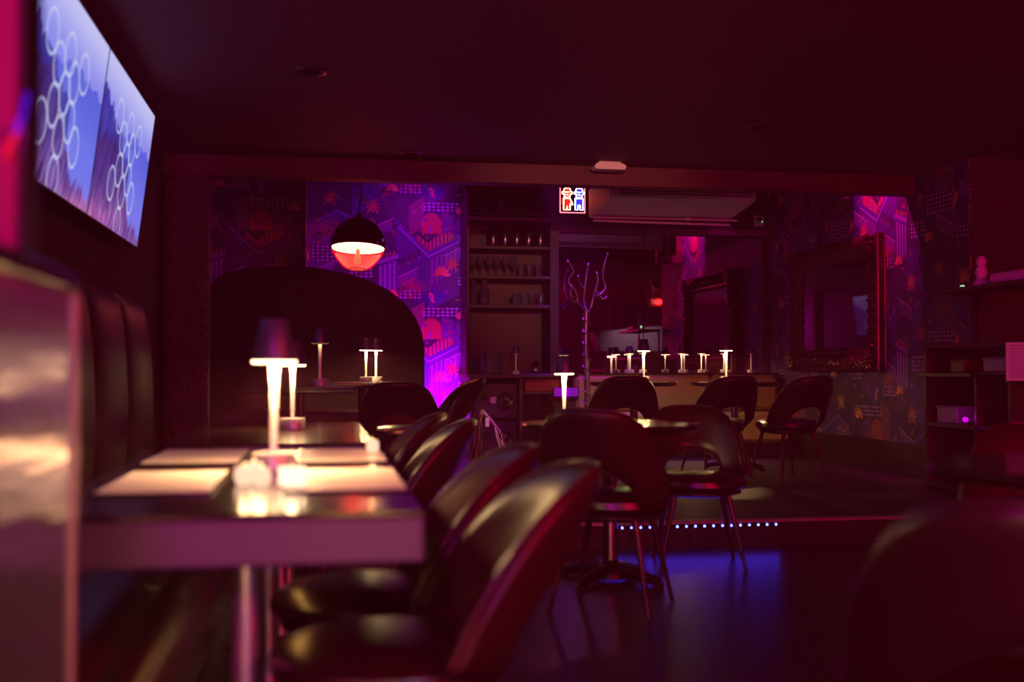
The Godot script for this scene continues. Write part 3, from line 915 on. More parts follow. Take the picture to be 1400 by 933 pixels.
func dining_row() -> void:
	long_table("near dining table with a thick pale edge, four menus and a lit lamp", -0.52, 0.183, -2.04, -3.66, 0.75)
	long_table("second dining table beyond the near one, bare and glossy under its lamp", -0.52, 0.183, -3.98, -5.6, 0.75)
	var us := thing("under_table_fill", "added warm fill strip under the near dining table, lighting the banquette edge and chair seats", "light strip", Vector3(-0.13, 0.64, -2.85))  # added light that puts gold on the bolster and seats
	obj("carrier", box(mb(), Vector3(0, 0.0, 0), Vector3(0.03, 0.014, 0.72), 0.002), M.iron, us)
	obj("diffuser", box(mb(), Vector3(0, -0.008, 0), Vector3(0.02, 0.004, 0.68), 0.001), glow(Color(1.0, 0.74, 0.4), 0.8), us)
	area(us, Vector3(0, -0.012, 0), Vector3.DOWN, Vector2(0.02, 0.68), Color(1.0, 0.72, 0.36), 0.026)
	lamp0 = make_lamp()
	lamp0.position = Vector3(-0.116, 0.75, -2.87)
	lamp0.set_meta("label", "nearest lit table lamp, on the near dining table between the menus")
	copy_of(lamp0, "lit table lamp on the second dining table, half behind the nearest lamp", Vector3(-0.122, 0.75, -4.93))
	menu("pale menu at the near left place of the near dining table", Vector3(-0.335, 0.75, -2.61), Vector2(0.235, 0.5), 0, M.paper, "menus on the near table")
	menu("pale menu at the near right place of the near dining table", Vector3(0.052, 0.75, -2.61), Vector2(0.255, 0.52), 0, M.paper, "menus on the near table")
	menu("dim pale menu at the far left place of the near dining table", Vector3(-0.345, 0.75, -3.36), Vector2(0.26, 0.5), 0, M.paper, "menus on the near table")
	menu("glossy pale menu at the far right place of the near dining table", Vector3(0.055, 0.75, -3.34), Vector2(0.25, 0.5), 0, M.paper, "menus on the near table")
	# bright white spots by the lamp, built as glowing votive candles
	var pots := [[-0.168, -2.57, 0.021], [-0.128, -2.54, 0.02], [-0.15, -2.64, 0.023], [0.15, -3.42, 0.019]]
	var names := ["bright white lump built as a glowing votive left of the nearest lamp, front left of three", "bright white lump built as a glowing votive left of the nearest lamp, front right of three", "bright white lump built as a glowing votive left of the nearest lamp, rear of three", "lamp glare on the far right menu built as a small glowing votive"]
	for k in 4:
		var t := thing("glow_lump", names[k], "candle", Vector3(pots[k][0], 0.7575 if k == 3 else 0.75, pots[k][1]), 0.0, "bright spots built as votives on the near table")
		var r: float = pots[k][2]
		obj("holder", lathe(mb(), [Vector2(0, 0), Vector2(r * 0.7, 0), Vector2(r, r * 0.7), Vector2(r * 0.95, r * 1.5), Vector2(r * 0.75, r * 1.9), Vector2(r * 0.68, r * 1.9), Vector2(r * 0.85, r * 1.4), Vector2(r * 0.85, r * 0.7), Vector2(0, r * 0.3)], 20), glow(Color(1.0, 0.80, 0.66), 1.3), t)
		obj("wick", lathe(mb(), [Vector2(0.002, r * 0.3), Vector2(0.002, r * 1.3), Vector2(0, r * 1.3)], 8), M.black, t)
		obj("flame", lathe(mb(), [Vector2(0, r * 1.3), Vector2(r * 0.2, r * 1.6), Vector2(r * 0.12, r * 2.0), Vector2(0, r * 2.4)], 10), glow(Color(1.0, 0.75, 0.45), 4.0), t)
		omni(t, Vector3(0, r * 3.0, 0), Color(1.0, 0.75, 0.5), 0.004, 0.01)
	var sq := thing("glare_square", "bright square of lamp glare built as a glowing votive in front of the nearest lamp", "candle", Vector3(-0.062, 0.757, -2.47), 6.0)  # lamp glare at the menu corner, built as a glowing box
	var sv := mb()
	for w in [[0.0, 0.024, 0.052, 0.003], [0.0, -0.024, 0.052, 0.003], [0.0245, 0.0, 0.003, 0.052], [-0.0245, 0.0, 0.003, 0.052]]: box(sv, Vector3(w[0], 0.019, w[1]), Vector3(w[2], 0.038, w[3]), 0.0008)
	box(sv, Vector3(0, 0.002, 0), Vector3(0.05, 0.004, 0.05), 0.0008)
	obj("holder", sv, glow(Color(1.0, 0.84, 0.70), 2.0), sq)
	obj("wax", box(mb(), Vector3(0, 0.012, 0), Vector3(0.044, 0.016, 0.044), 0.002), M.ceramic, sq)
	obj("flame", lathe(mb(), [Vector2(0, 0.02), Vector2(0.005, 0.027), Vector2(0.003, 0.036), Vector2(0, 0.044)], 10), glow(Color(1.0, 0.75, 0.45), 4.0), sq)
	omni(sq, Vector3(0, 0.06, 0), Color(1.0, 0.78, 0.55), 0.006, 0.01)
	# unseen next table of the row, added for its lamp's warm light
	long_table("third table of the row behind the viewer, with a lit lamp", -0.52, 0.183, 1.3, 0.35, 0.75)
	copy_of(lamp0, "added lit table lamp on the unseen table behind the viewer", Vector3(-0.17, 0.75, 0.8))
	# chairs along the right of the row
	chair0 = make_chair()
	chair0.position = Vector3(0.14, 0, -2.32)
	chair0.rotation_degrees.y = 90
	chair0.set_meta("label", "dark leather shell chair nearest the camera at the near dining table")
	copy_of(chair0, "second dark leather shell chair along the near dining table", Vector3(0.12, 0, -2.9), 90)
	copy_of(chair0, "near one of two dark shell chairs at the second dining table", Vector3(0.17, 0, -4.45), 88)
	copy_of(chair0, "far one of two dark shell chairs at the second dining table", Vector3(0.13, 0, -5.12), 91)

func round_tables() -> void:
	round_table("small round pedestal table between two shell chairs, with a lamp", Vector3(1.36, 0, -5.3), 0.43, 0.75, "round pedestal tables")
	var l := copy_of(lamp0, "lit lamp on the small round table, behind a shell chair", Vector3(1.17, 0.75, -5.45))
	l.scale = Vector3.ONE * 0.86
	copy_of(chair0, "shell chair seen from behind, in front of the small round table", Vector3(1.22, 0, -4.72), -30).scale.y = 1.05
	copy_of(chair0, "shell chair facing the camera, lit by the lamp on the small round table", Vector3(1.92, 0, -5.66), 168)
	copy_of(chair0, "large blurred dark shell chair at the right edge close to the camera", Vector3(1.21, 0, -1.86), -28)
	round_table("round table at the right edge of the view beyond the blurred chair", Vector3(2.02, 0, -2.72), 0.43, 0.75, "round pedestal tables")
	copy_of(chair0, "dim shell chair at the right edge behind the round table there", Vector3(2.38, 0, -3.45), 150)
	# platform tables before the mirror
	round_table("left of two platform tables before the mirror, under a lamp with a red glint", Vector3(2.68, 0.15, -9.6), 0.38, 0.75, "round pedestal tables")
	round_table("right of two platform tables before the mirror, under a lit lamp", Vector3(3.52, 0.15, -9.4), 0.38, 0.75, "round pedestal tables")
	copy_of(lamp0, "lit lamp on the left platform table, in front of the mirror", Vector3(2.80, 0.9, -9.7))
	copy_of(lamp0, "lit lamp on the right platform table, in front of the mirror", Vector3(3.45, 0.9, -9.4))
	copy_of(chair0, "shell chair seen from behind at the left platform table", Vector3(2.29, 0.15, -8.6), -6)
	copy_of(chair0, "shell chair seen from behind at the right platform table, left of the end chair", Vector3(3.11, 0.15, -8.72), 8)
	copy_of(chair0, "shell chair at the end of the platform nearest the ornate mirror", Vector3(3.62, 0.15, -8.5), 14)

func booth_corner() -> void:
	# tall arched padded screen
	var poly := PackedVector2Array([Vector2(-1.05, 0.15), Vector2(-1.05, 1.62), Vector2(-1.01, 1.73), Vector2(-0.94, 1.81), Vector2(-0.84, 1.87), Vector2(-0.7, 1.91), Vector2(-0.5, 1.93), Vector2(-0.3, 1.937), Vector2(-0.07, 1.93), Vector2(0.2, 1.885), Vector2(0.42, 1.82), Vector2(0.6, 1.73), Vector2(0.74, 1.62), Vector2(0.84, 1.49), Vector2(0.90, 1.35), Vector2(0.922, 1.2), Vector2(0.922, 0.15)])
	var b := thing("booth_screen", "tall black padded booth back with a rounded top before the wallpaper", "booth", Vector3(0, 0, -10.6))
	obj("panel", extrude(mb(), poly, -0.14, 0.0), M.booth, b)
	var rim := []
	for k in poly.size(): rim.append(Vector3(poly[k].x, poly[k].y, 0.0))
	obj("edge_roll", tube(mb(), rim, 0.022, 0.022, 8), M.booth, b)
	obj("seat", box(mb(), Vector3(-0.07, 0.4, 0.27), Vector3(1.9, 0.5, 0.5), 0.04), M.bench, b)
	# thin upright fin on the wallpaper
	struct("trim_4", slab(-0.165, -0.15, 0.15, 3.1, -11.2, -11.38, 0.002), M.brass)
	# tables
	var t1 := long_table("dark booth table nearest the platform edge, with an unlit looking lamp", -0.5, 0.2, -6.95, -7.55, 0.75, 0.15, 0.03, M.black_gloss)
	var t2 := long_table("dark booth table before the black booth back, with two lit lamps", -0.1, 0.72, -9.3, -10.0, 0.75, 0.15, 0.03, M.black_gloss)
	t1.set_meta("group", "booth tables")
	t2.set_meta("group", "booth tables")
	var l1 := copy_of(lamp0, "dim narrow lamp on the nearer booth table, its shade catching blue light", Vector3(-0.012, 0.9, -7.3))
	for ch in l1.get_children():
		if ch is Light3D: ch.light_energy = 0.02
	for ch in l1.find_children("diffuser*", "", true, false): ch.material_override = glow(Color(1.0, 0.8, 0.6), 0.15)
	copy_of(lamp0, "left of two lit lamps standing close together on the far booth table", Vector3(0.37, 0.9, -9.72))
	copy_of(lamp0, "right of two lit lamps standing close together on the far booth table", Vector3(0.46, 0.9, -9.85))
	menu("black menu lying left of the two lamps on the far booth table", Vector3(0.2, 0.9, -9.55), Vector2(0.22, 0.3), 6, M.paper_dark, "black menus on the booth tables")
	menu("black menu lying right of the two lamps on the far booth table", Vector3(0.56, 0.9, -9.6), Vector2(0.22, 0.3), -5, M.paper_dark, "black menus on the booth tables")
	menu("black menu lying on the nearer booth table right of the dim lamp", Vector3(0.07, 0.9, -7.25), Vector2(0.2, 0.28), 5, M.paper_dark, "black menus on the booth tables")
	copy_of(chair0, "shell chair on the platform beside the booth tables, in front of the purple lit wallpaper", Vector3(0.58, 0.15, -8.3), -10).scale = Vector3(1.05, 0.95, 1.0)
	copy_of(chair0, "shell chair on the platform seen side on, just right of the purple lit wallpaper", Vector3(0.63, 0.15, -7.4), 92)
	# magenta floor uplight
	var u := thing("floor_uplight", "small magenta floor spotlight shining up the wallpaper beside the booth", "spotlight", Vector3(1.18, 0.15, -11.0))
	obj("can", lathe(mb(), [Vector2(0, 0), Vector2(0.06, 0), Vector2(0.065, 0.12), Vector2(0.055, 0.12), Vector2(0.05, 0.1), Vector2(0, 0.1)], 20), M.black, u)
	obj("lens", lathe(mb(), [Vector2(0.05, 0.1), Vector2(0.05, 0.108), Vector2(0, 0.11)], 20), glow(Color(1.0, 0.1, 0.9), 1.0), u)
	spot(u, Vector3(-0.02, 0.16, 0.06), Vector3(-0.2, 0.75, -0.62), 66, Color(0.85, 0.03, 1.0), 9.0, 0.05)
	var vs := thing("violet_fill", "added violet ceiling spot grazing the wallpaper, hidden behind the beam", "spotlight", Vector3(1.2, 3.03, -10.75))  # added and unseen; lights the upper wallpaper violet
	obj("can", lathe(mb(), [Vector2(0.05, -0.06), Vector2(0.055, 0.07), Vector2(0, 0.07), Vector2(0, 0.06), Vector2(0.045, 0.06), Vector2(0.045, -0.06)], 18), M.black, vs)
	obj("lens", lathe(mb(), [Vector2(0, -0.03), Vector2(0.044, -0.028), Vector2(0.044, -0.02), Vector2(0, -0.018)], 18), glow(Color(0.45, 0.1, 1.0), 1.0), vs)
	spot(vs, Vector3(0, -0.07, 0), Vector3(-0.45, -0.75, -0.45), 60, Color(0.75, 0.05, 0.95), 1.5, 0.04)
	# globe pendant
	var p := thing("globe_pendant", "chrome globe pendant with a glowing red glass underside over the booth", "pendant lamp", Vector3(0.285, 1.965, -9.3))
	p.rotation_degrees = Vector3(-5, 0, -2)
	var dome := []
	for k in 15:
		var a := -0.06 + (PI * 0.5 + 0.06) * k / 14.0
		dome.append(Vector2(0.222 * cos(a), 0.235 * sin(a) + 0.05 + (0.0 if k else 0.0)))
	dome.append(Vector2(0.0, 0.275))
	for k in range(14, -1, -1):
		var a := -0.06 + (PI * 0.5 + 0.06) * k / 14.0
		dome.append(Vector2(0.216 * cos(a), 0.229 * sin(a) + 0.05))
	obj("dome", lathe(mb(), dome, 44), M.dark_chrome, p)
	obj("diffuser", lathe(mb(), [Vector2(0, 0.02), Vector2(0.21, 0.022), Vector2(0.212, 0.034), Vector2(0, 0.036)], 44), glow(Color(1.0, 0.66, 0.5), 9.0), p)
	var bw := []
	for k in 11:
		var a := -PI * 0.5 + 0.5 + (PI * 0.5 - 0.46) * k / 10.0
		bw.append(Vector2(lerpf(0.075, 0.221, pow(k / 10.0, 0.6)), lerpf(-0.145, 0.018, k / 10.0)))
	bw.insert(0, Vector2(0, bw[0].y))
	obj("bowl", lathe(mb(), bw, 44), M.bowl, p)
	obj("bulb", lathe(mb(), [Vector2(0, -0.11), Vector2(0.02, -0.1), Vector2(0.03, -0.075), Vector2(0.022, -0.04), Vector2(0.013, 0.02)], 16), glow(Color(1.0, 0.55, 0.35), 1.4), p)
	obj("bottom_ring", lathe(mb(), [Vector2(0.055, -0.146), Vector2(0.07, -0.146), Vector2(0.072, -0.138), Vector2(0.058, -0.136)], 24), glow(Color(1.0, 0.3, 0.25), 0.6), p)
	obj("cap", lathe(mb(), [Vector2(0.028, 0.28), Vector2(0.026, 0.31), Vector2(0.008, 0.325), Vector2(0, 0.325)], 16), M.dark_chrome, p)
	obj("cord", tube(mb(), [Vector3(0, 0.32, 0), Vector3(0.015, 0.75, -0.05), Vector3(0.03, 1.13, -0.1)], 0.006, 0.006, 6), M.black, p)
	omni(p, Vector3(0, -0.06, 0), Color(1.0, 0.10, 0.08), 0.30, 0.09)

func glassware(kind: String) -> SurfaceTool:
	if kind == "wine":
		return lathe(mb(), [Vector2(0, 0), Vector2(0.034, 0.001), Vector2(0.033, 0.004), Vector2(0.006, 0.01), Vector2(0.004, 0.08), Vector2(0.012, 0.09), Vector2(0.034, 0.115), Vector2(0.038, 0.15), Vector2(0.031, 0.2), Vector2(0.0295, 0.2), Vector2(0.036, 0.15), Vector2(0.032, 0.117), Vector2(0, 0.095)], 18)
	if kind == "tumbler":
		return lathe(mb(), [Vector2(0, 0), Vector2(0.03, 0), Vector2(0.037, 0.12), Vector2(0.0355, 0.12), Vector2(0.0285, 0.008), Vector2(0, 0.008)], 18)
	if kind == "carafe":
		return lathe(mb(), [Vector2(0, 0), Vector2(0.045, 0), Vector2(0.05, 0.02), Vector2(0.05, 0.14), Vector2(0.032, 0.175), Vector2(0.03, 0.22), Vector2(0.037, 0.245), Vector2(0.035, 0.245), Vector2(0.028, 0.22), Vector2(0.03, 0.178), Vector2(0.047, 0.14), Vector2(0.046, 0.02), Vector2(0, 0.008)], 20)
	return lathe(mb(), [Vector2(0, 0), Vector2(0.036, 0), Vector2(0.038, 0.01), Vector2(0.038, 0.15), Vector2(0.014, 0.2), Vector2(0.013, 0.27), Vector2(0.016, 0.272), Vector2(0.016, 0.28), Vector2(0, 0.28)], 18)

func shelving() -> void:
	var x0 := 1.375
	var x1 := 2.29
	var zf := -10.9
	var zb := -11.36
	var c := thing("shelf_cabinet", "tall dark open shelf cabinet of glassware beside the wallpaper", "cabinet", Vector3(0, 0, 0))
	obj("side_panel", slab(x0, x0 + 0.03, 0.15, 3.05, zf, zb, 0.003), M.cabinet, c)
	obj("side_panel", slab(x1 - 0.09, x1, 0.15, 3.05, zf, zb, 0.003), M.black, c)
	obj("back_panel", slab(x0 + 0.03, x1 - 0.09, 0.15, 3.05, zb + 0.02, zb, 0.0), M.cab_back, c)
	obj("top_panel", slab(x0, x1, 3.05, 3.08, zf, zb, 0.003), M.cabinet, c)
	for y in [2.495, 2.215, 1.925, 1.64]:
		obj("shelf", slab(x0 + 0.03, x1 - 0.09, y - 0.032, y, zf - 0.005, zb + 0.02, 0.003), M.shelf_edge if y > 2.4 else M.cabinet, c)
	obj("shelf_lip", slab(x0 + 0.03, x1 - 0.09, 2.515, 2.53, zf, zf - 0.02, 0.003), M.shelf_edge, c)
	obj("counter", slab(x0 - 0.02, x1 + 0.02, 0.93, 0.965, -10.58, zb, 0.004), M.cabinet, c)
	obj("base_panel", slab(x0, x1, 0.15, 0.18, -10.62, zf, 0.002), M.black, c)
	obj("base_panel", slab(x0, x0 + 0.02, 0.18, 0.93, -10.62, zf, 0.002), M.black, c)
	obj("base_panel", slab(1.85, 1.88, 0.18, 0.93, -10.62, zf, 0.002), M.cabinet, c)
	obj("base_panel", slab(x1 - 0.02, x1, 0.18, 0.93, -10.62, zf, 0.002), M.black, c)
	# speakers in the base, left bay
	for k in 2:
		var y := 0.19 + 0.36 * k
		var s := thing("speaker", "black speaker in the cabinet base, %s of two" % ["lower", "upper"][k], "speaker", Vector3(1.625, y, -10.78), 0.0, "speakers in the cabinet base")
		obj("box", box(mb(), Vector3(0, 0.165, 0), Vector3(0.42, 0.33, 0.22), 0.006), M.black, s)
		for d in [[0.09, 0.165, 0.085], [-0.11, 0.2, 0.035]]:
			obj("cone_ring", lathe(mb(), [Vector2(d[2], 0.0), Vector2(d[2], 0.012), Vector2(d[2] * 0.88, 0.014), Vector2(d[2] * 0.5, -0.005), Vector2(d[2] * 0.22, 0.004), Vector2(0, 0.01)], 28, Vector3(d[0], d[1], 0.112), Basis(Vector3.RIGHT, PI * 0.5)), M.iron, s)
		if k == 1: obj("label_disc", lathe(mb(), [Vector2(0.034, 0), Vector2(0.034, 0.008), Vector2(0, 0.009)], 20, Vector3(-0.02, 0.17, 0.112), Basis(Vector3.RIGHT, PI * 0.5)), M.tub, s)
	# red crate in the right bay
	var rb := thing("red_box", "low dark red box at the top of the cabinet base's right bay", "box", Vector3(2.07, 0.80, -10.72))
	obj("body", box(mb(), Vector3(0, 0.05, 0), Vector3(0.34, 0.1, 0.18), 0.006), M.red_box, rb)
	obj("lid", box(mb(), Vector3(0, 0.107, 0), Vector3(0.345, 0.014, 0.185), 0.003), M.red_box, rb)
	obj("shelf", slab(1.88, x1 - 0.02, 0.775, 0.80, -10.63, zf, 0.002), M.cabinet, c)
	# shelf contents, left to right
	for k in 5:
		var t := tag(obj("canister", lathe(mb(), [Vector2(0, 0), Vector2(0.048, 0), Vector2(0.05, 0.004), Vector2(0.05, 0.2), Vector2(0.046, 0.205), Vector2(0, 0.205)], 24), M.canister, self, Vector3(1.655 + k * 0.118, 2.215, -11.02)), "dark metal canister on the top glass shelf, %s from left" % ["first", "second", "third", "fourth", "fifth"][k], "canister", "canisters on the cabinet shelf")
	for k in 6:
		var t := tag(obj("wine_glass", glassware("wine"), M.glass, self, Vector3(1.452 + k * 0.082, 1.925, -11.02 - 0.03 * (k % 2))), "clear wine glass on the cabinet's middle shelf, %s from left" % ["first", "second", "third", "fourth", "fifth", "sixth"][k], "glass", "wine glasses in the cabinet")
	var seq := ["first", "second", "third", "fourth", "fifth", "sixth", "seventh"]
	for k in 6:
		tag(obj("tumbler", glassware("tumbler"), M.glass, self, Vector3(1.93 + (k % 3) * 0.085 + (k / 3) * 0.03, 1.925, -10.99 - 0.09 * (k / 3))), "clear tumbler at the right end of the middle shelf, %s %s from left" % [["front row", "back row"][k / 3], seq[k % 3]], "glass", "tumblers in the cabinet")
	for k in 2:
		tag(obj("carafe", glassware("carafe"), M.glass, self, Vector3(1.46 + k * 0.108, 1.64, -11.02)), "clear glass carafe on the lower glass shelf, %s of two" % ["left", "right"][k], "carafe", "carafes in the cabinet")
	for k in 6:
		tag(obj("tumbler", glassware("tumbler"), M.glass, self, Vector3(1.87 + (k % 4) * 0.085 + (k / 4) * 0.05, 1.64, -10.99 - 0.09 * (k / 4))), "clear tumbler on the lower glass shelf, %s %s from left" % [["front row", "back row"][k / 4], seq[k % 4]], "glass", "tumblers in the cabinet")
	var bt := thing("bottle", "pale glass bottle alone on the cabinet's topmost shelf", "bottle", Vector3(1.73, 2.495, -11.0))
	obj("body", glassware("bottle"), M.glass, bt)
	obj("cap", lathe(mb(), [Vector2(0.017, 0.27), Vector2(0.017, 0.295), Vector2(0, 0.296)], 14), M.red_box, bt)
	for k in 2:
		var bt2 := thing("bottle", "dark bottle with a red cap on the topmost shelf, %s" % ["left of the pale bottle", "right of the pale bottle"][k], "bottle", Vector3(1.50 + k * 0.58, 2.495, -11.02), 0, "bottles on the topmost shelf")
		obj("body", lathe(mb(), [Vector2(0, 0), Vector2(0.036, 0), Vector2(0.038, 0.008), Vector2(0.03, 0.05), Vector2(0.013, 0.07), Vector2(0, 0.07)], 16), M.black_gloss, bt2)
		obj("cap", lathe(mb(), [Vector2(0.015, 0.07), Vector2(0.015, 0.09), Vector2(0, 0.091)], 14), M.red_box, bt2)
	# counter things
	var v := thing("glass_jar", "wide clear glass jar with a red glint on the cabinet counter", "jar", Vector3(1.60, 0.965, -10.8))
	obj("body", lathe(mb(), [Vector2(0, 0), Vector2(0.09, 0), Vector2(0.1, 0.02), Vector2(0.1, 0.2), Vector2(0.097, 0.2), Vector2(0.096, 0.022), Vector2(0, 0.01)], 26), M.glass, v)
	obj("candle", lathe(mb(), [Vector2(0, 0.011), Vector2(0.03, 0.011), Vector2(0.03, 0.07), Vector2(0, 0.072)], 16), M.red_box, v)  # red core puts the jar's red reflection into colour
	var cl := copy_of(lamp0, "unlit dark table lamp with pale base on the cabinet counter", Vector3(1.84, 0.965, -10.78))
	cl.scale = Vector3.ONE * 0.72
	unlight(cl)
	var sb := thing("pump_bottle", "small dark pump bottle with a bright stripe on the cabinet counter", "bottle", Vector3(2.03, 0.965, -10.78))
	obj("body", lathe(mb(), [Vector2(0, 0), Vector2(0.026, 0), Vector2(0.028, 0.006), Vector2(0.028, 0.1), Vector2(0.01, 0.125), Vector2(0.01, 0.15), Vector2(0, 0.15)], 18), M.dark_chrome, sb)
	obj("nozzle", tube(mb(), [Vector3(0, 0.15, 0), Vector3(0, 0.17, 0), Vector3(0.03, 0.172, 0.01)], 0.006, 0.005, 8), M.chrome, sb)
	var tray := thing("tray", "flat dark tray under the pump bottle's right side on the counter", "tray", Vector3(2.13, 0.965, -10.72))
	obj("plate", box(mb(), Vector3(0, 0.006, 0), Vector3(0.11, 0.012, 0.14), 0.003), M.chrome, tray)
	# hanging tangle of thin cables with a white plug
	var cb := thing("cable_tangle", "tangle of thin loose cables with a white plug before the cabinet base, lit purple", "cables", Vector3(1.43, 0.15, -10.5))
	var r := RandomNumberGenerator.new()
	r.seed = 11
	for k in 16:
		var left := k < 6
		var sx := 0.04 + r.randf_range(-0.05, 0.05)
		var pts: Array
		if left: pts = [Vector3(sx + 0.02, 0.36, -0.08), Vector3(sx, 0.455 + r.randf_range(-0.03, 0.02), 0.0), Vector3(sx - 0.05, 0.40, 0.03), Vector3(sx - 0.06 + r.randf_range(-0.02, 0.03), 0.2, 0.04), Vector3(sx - 0.08 + r.randf_range(-0.03, 0.03), 0.02, 0.05)]
		else: pts = [Vector3(0.0 + r.randf_range(-0.03, 0.03), 0.42, -0.08), Vector3(0.05, 0.46 + r.randf_range(-0.03, 0.03), 0.0), Vector3(0.15, 0.36 + r.randf_range(-0.02, 0.02), 0.03), Vector3(0.19 + r.randf_range(-0.04, 0.05), 0.24 + r.randf_range(-0.03, 0.03), 0.05), Vector3(0.22 + r.randf_range(-0.07, 0.09), 0.12 + r.randf_range(-0.06, 0.04), 0.06)]
		obj("cable", tube(mb(), smooth_pts(pts, 5), 0.0028, 0.0022, 6), M.white if not left and k % 2 else M.brass, cb)
	obj("plug", box(mb(), Vector3(0.085, 0.37, 0.05), Vector3(0.034, 0.085, 0.03), 0.004), M.white, cb)
	obj("plug_cord", tube(mb(), smooth_pts([Vector3(0.05, 0.45, 0.0), Vector3(0.08, 0.43, 0.03), Vector3(0.085, 0.4, 0.05)], 4), 0.004, 0.004, 6), M.black, cb)
	spot(cb, Vector3(0.55, 0.9, 0.55), Vector3(-0.4, -0.55, -0.55), 22, Color(0.75, 0.1, 1.0), 0.5, 0.03)

func sign_tube(st: SurfaceTool, pts: Array, closed := true, r := 0.0056) -> void:
	var p := []
	for q in pts: p.append(Vector3(q[0], q[1], 0))
	if closed: p.append(p[0])
	tube(st, p, r, r, 6)

func mirror_wall() -> void:
	# restroom light sign with two figures, its left edge tucked behind the cabinet side
	var s := thing("restroom_sign", "glowing restroom sign with a red woman figure and a blue man figure", "sign", Vector3(2.47, 2.71, -11.1))
	obj("board", box(mb(), Vector3(0, 0, -0.012), Vector3(0.27, 0.272, 0.012), 0.003), M.black_gloss, s)
	obj("hanger", box(mb(), Vector3(0.0, 0.2, -0.014), Vector3(0.02, 0.36, 0.01), 0.002), M.black, s)
	var border := mb()
	sign_tube(border, [[-0.126, -0.128], [0.126, -0.128], [0.126, 0.128], [-0.126, 0.128]])
	obj("red_border", border, glow(Color(1.0, 0.3, 0.35), 7.0), s)
	var head := [[-0.026, 0.06], [-0.05, 0.062], [-0.05, 0.08], [-0.032, 0.082], [-0.032, 0.105], [-0.018, 0.122], [0.0, 0.114], [0.018, 0.122], [0.034, 0.105], [0.034, 0.084], [0.052, 0.08], [0.052, 0.062], [0.032, 0.058], [0.03, 0.036], [0.014, 0.024], [-0.014, 0.024], [-0.03, 0.036]]
	for k in 2:
		var cx := -0.055 if k == 0 else 0.068
		var m := glow(Color(1.0, 0.62, 0.42) if k == 0 else Color(0.62, 0.66, 1.0), 12.0)
		var st := mb()
		var hp := []
		for q in head: hp.append([q[0] + cx, q[1]])
		sign_tube(st, hp)
		sign_tube(st, [[cx - 0.02, 0.078], [cx + 0.02, 0.078]], false, 0.006)
		sign_tube(st, [[cx - 0.012, 0.052], [cx + 0.012, 0.052]], false, 0.005)
		obj("head", st, m, s)
		var bd := mb()
		if k == 0: sign_tube(bd, [[cx - 0.036, 0.016], [cx + 0.03, 0.016], [cx + 0.058, -0.048], [cx + 0.04, -0.052], [cx + 0.032, -0.034], [cx + 0.032, -0.1], [cx + 0.006, -0.1], [cx, -0.06], [cx - 0.006, -0.1], [cx - 0.036, -0.1]])
		else: sign_tube(bd, [[cx - 0.04, 0.016], [cx + 0.04, 0.016], [cx + 0.04, -0.1], [cx + 0.012, -0.1], [cx + 0.01, -0.05], [cx - 0.01, -0.05], [cx - 0.012, -0.1], [cx - 0.04, -0.1]])
		obj("body", bd, m, s)
		var fl := glow(Color(1.0, 0.10, 0.06) if k == 0 else Color(0.13, 0.14, 1.0), 1.6)
		obj("fill_panel", box(mb(), Vector3(cx, -0.035, -0.004), Vector3(0.062, 0.1, 0.003), 0.001), fl, s)
		obj("fill_panel", box(mb(), Vector3(cx, 0.07, -0.004), Vector3(0.06, 0.085, 0.003), 0.001), fl, s)
	omni(s, Vector3(-0.06, 0, 0.05), Color(1.0, 0.1, 0.12), 0.035, 0.05)
	omni(s, Vector3(0.07, 0, 0.05), Color(0.25, 0.22, 1.0), 0.035, 0.05)
	# bulkhead above the mirror and the mirror itself in two sheets
	struct("trim_5", slab(2.29, 4.64, 2.41, 2.47, -11.3, -11.5, 0.004), M.shelf_edge)
	struct("trim_6", slab(2.29, 4.64, 2.47, 3.1, -11.36, -11.5), M.black)
	var m := thing("wall_mirror", "large wall mirror in two sheets behind the platform tables", "mirror", Vector3(0, 0, -11.4))
	obj("sheet", slab(2.3, 3.278, 0.2, 2.41, 0.02, 0.0, 0.002), M.mirror, m)
	obj("sheet", slab(3.283, 4.6, 0.2, 2.41, 0.02, 0.0, 0.002), M.mirror, m)
	obj("backing", slab(2.3, 4.6, 0.2, 2.41, -0.002, -0.06), M.black, m)
	struct("trim_7", slab(4.6, 4.64, 0.15, 2.45, -11.33, -11.5, 0.004), M.wall)
	# banquette below it
	var b := thing("wall_bench", "tan leather bench with a low back beneath the wall mirror", "bench", Vector3(2.46, 0.15, -11.32))
	obj("plinth", slab(0, 2.12, 0, 0.14, 0.02, 0.6, 0.004), M.black, b)
	for k in 3:
		var xa := 0.005 + k * 0.705
		obj("seat_cushion", slab(xa, xa + 0.70, 0.14, 0.44, 0.02, 0.66, 0.035), M.tan, b)
		obj("back_cushion", slab(xa, xa + 0.70, 0.45, 0.81, 0.2, 0.36, 0.04), M.tan, b)
	obj("ledge", slab(0.0, 2.12, 0.81, 0.825, -0.02, 0.34, 0.003), M.black_gloss, b)
	var ledge := [[3.06, "lamp reflection built as the first ledge lamp from the left under the wall mirror's seam"], [3.195, "lamp reflection built as the second ledge lamp from the left under the wall mirror"], [3.60, "third lit ledge lamp from the left, right of the mirror's seam"], [3.81, "fourth lit ledge lamp from the left, between the two table lamps"], [4.05, "fifth lit ledge lamp from the left, just behind the right table lamp"], [4.34, "unlit ledge lamp at the right end of the bench ledge, tinted purple"]]  # the leftmost pair stand where the mirror shows reflected lamps
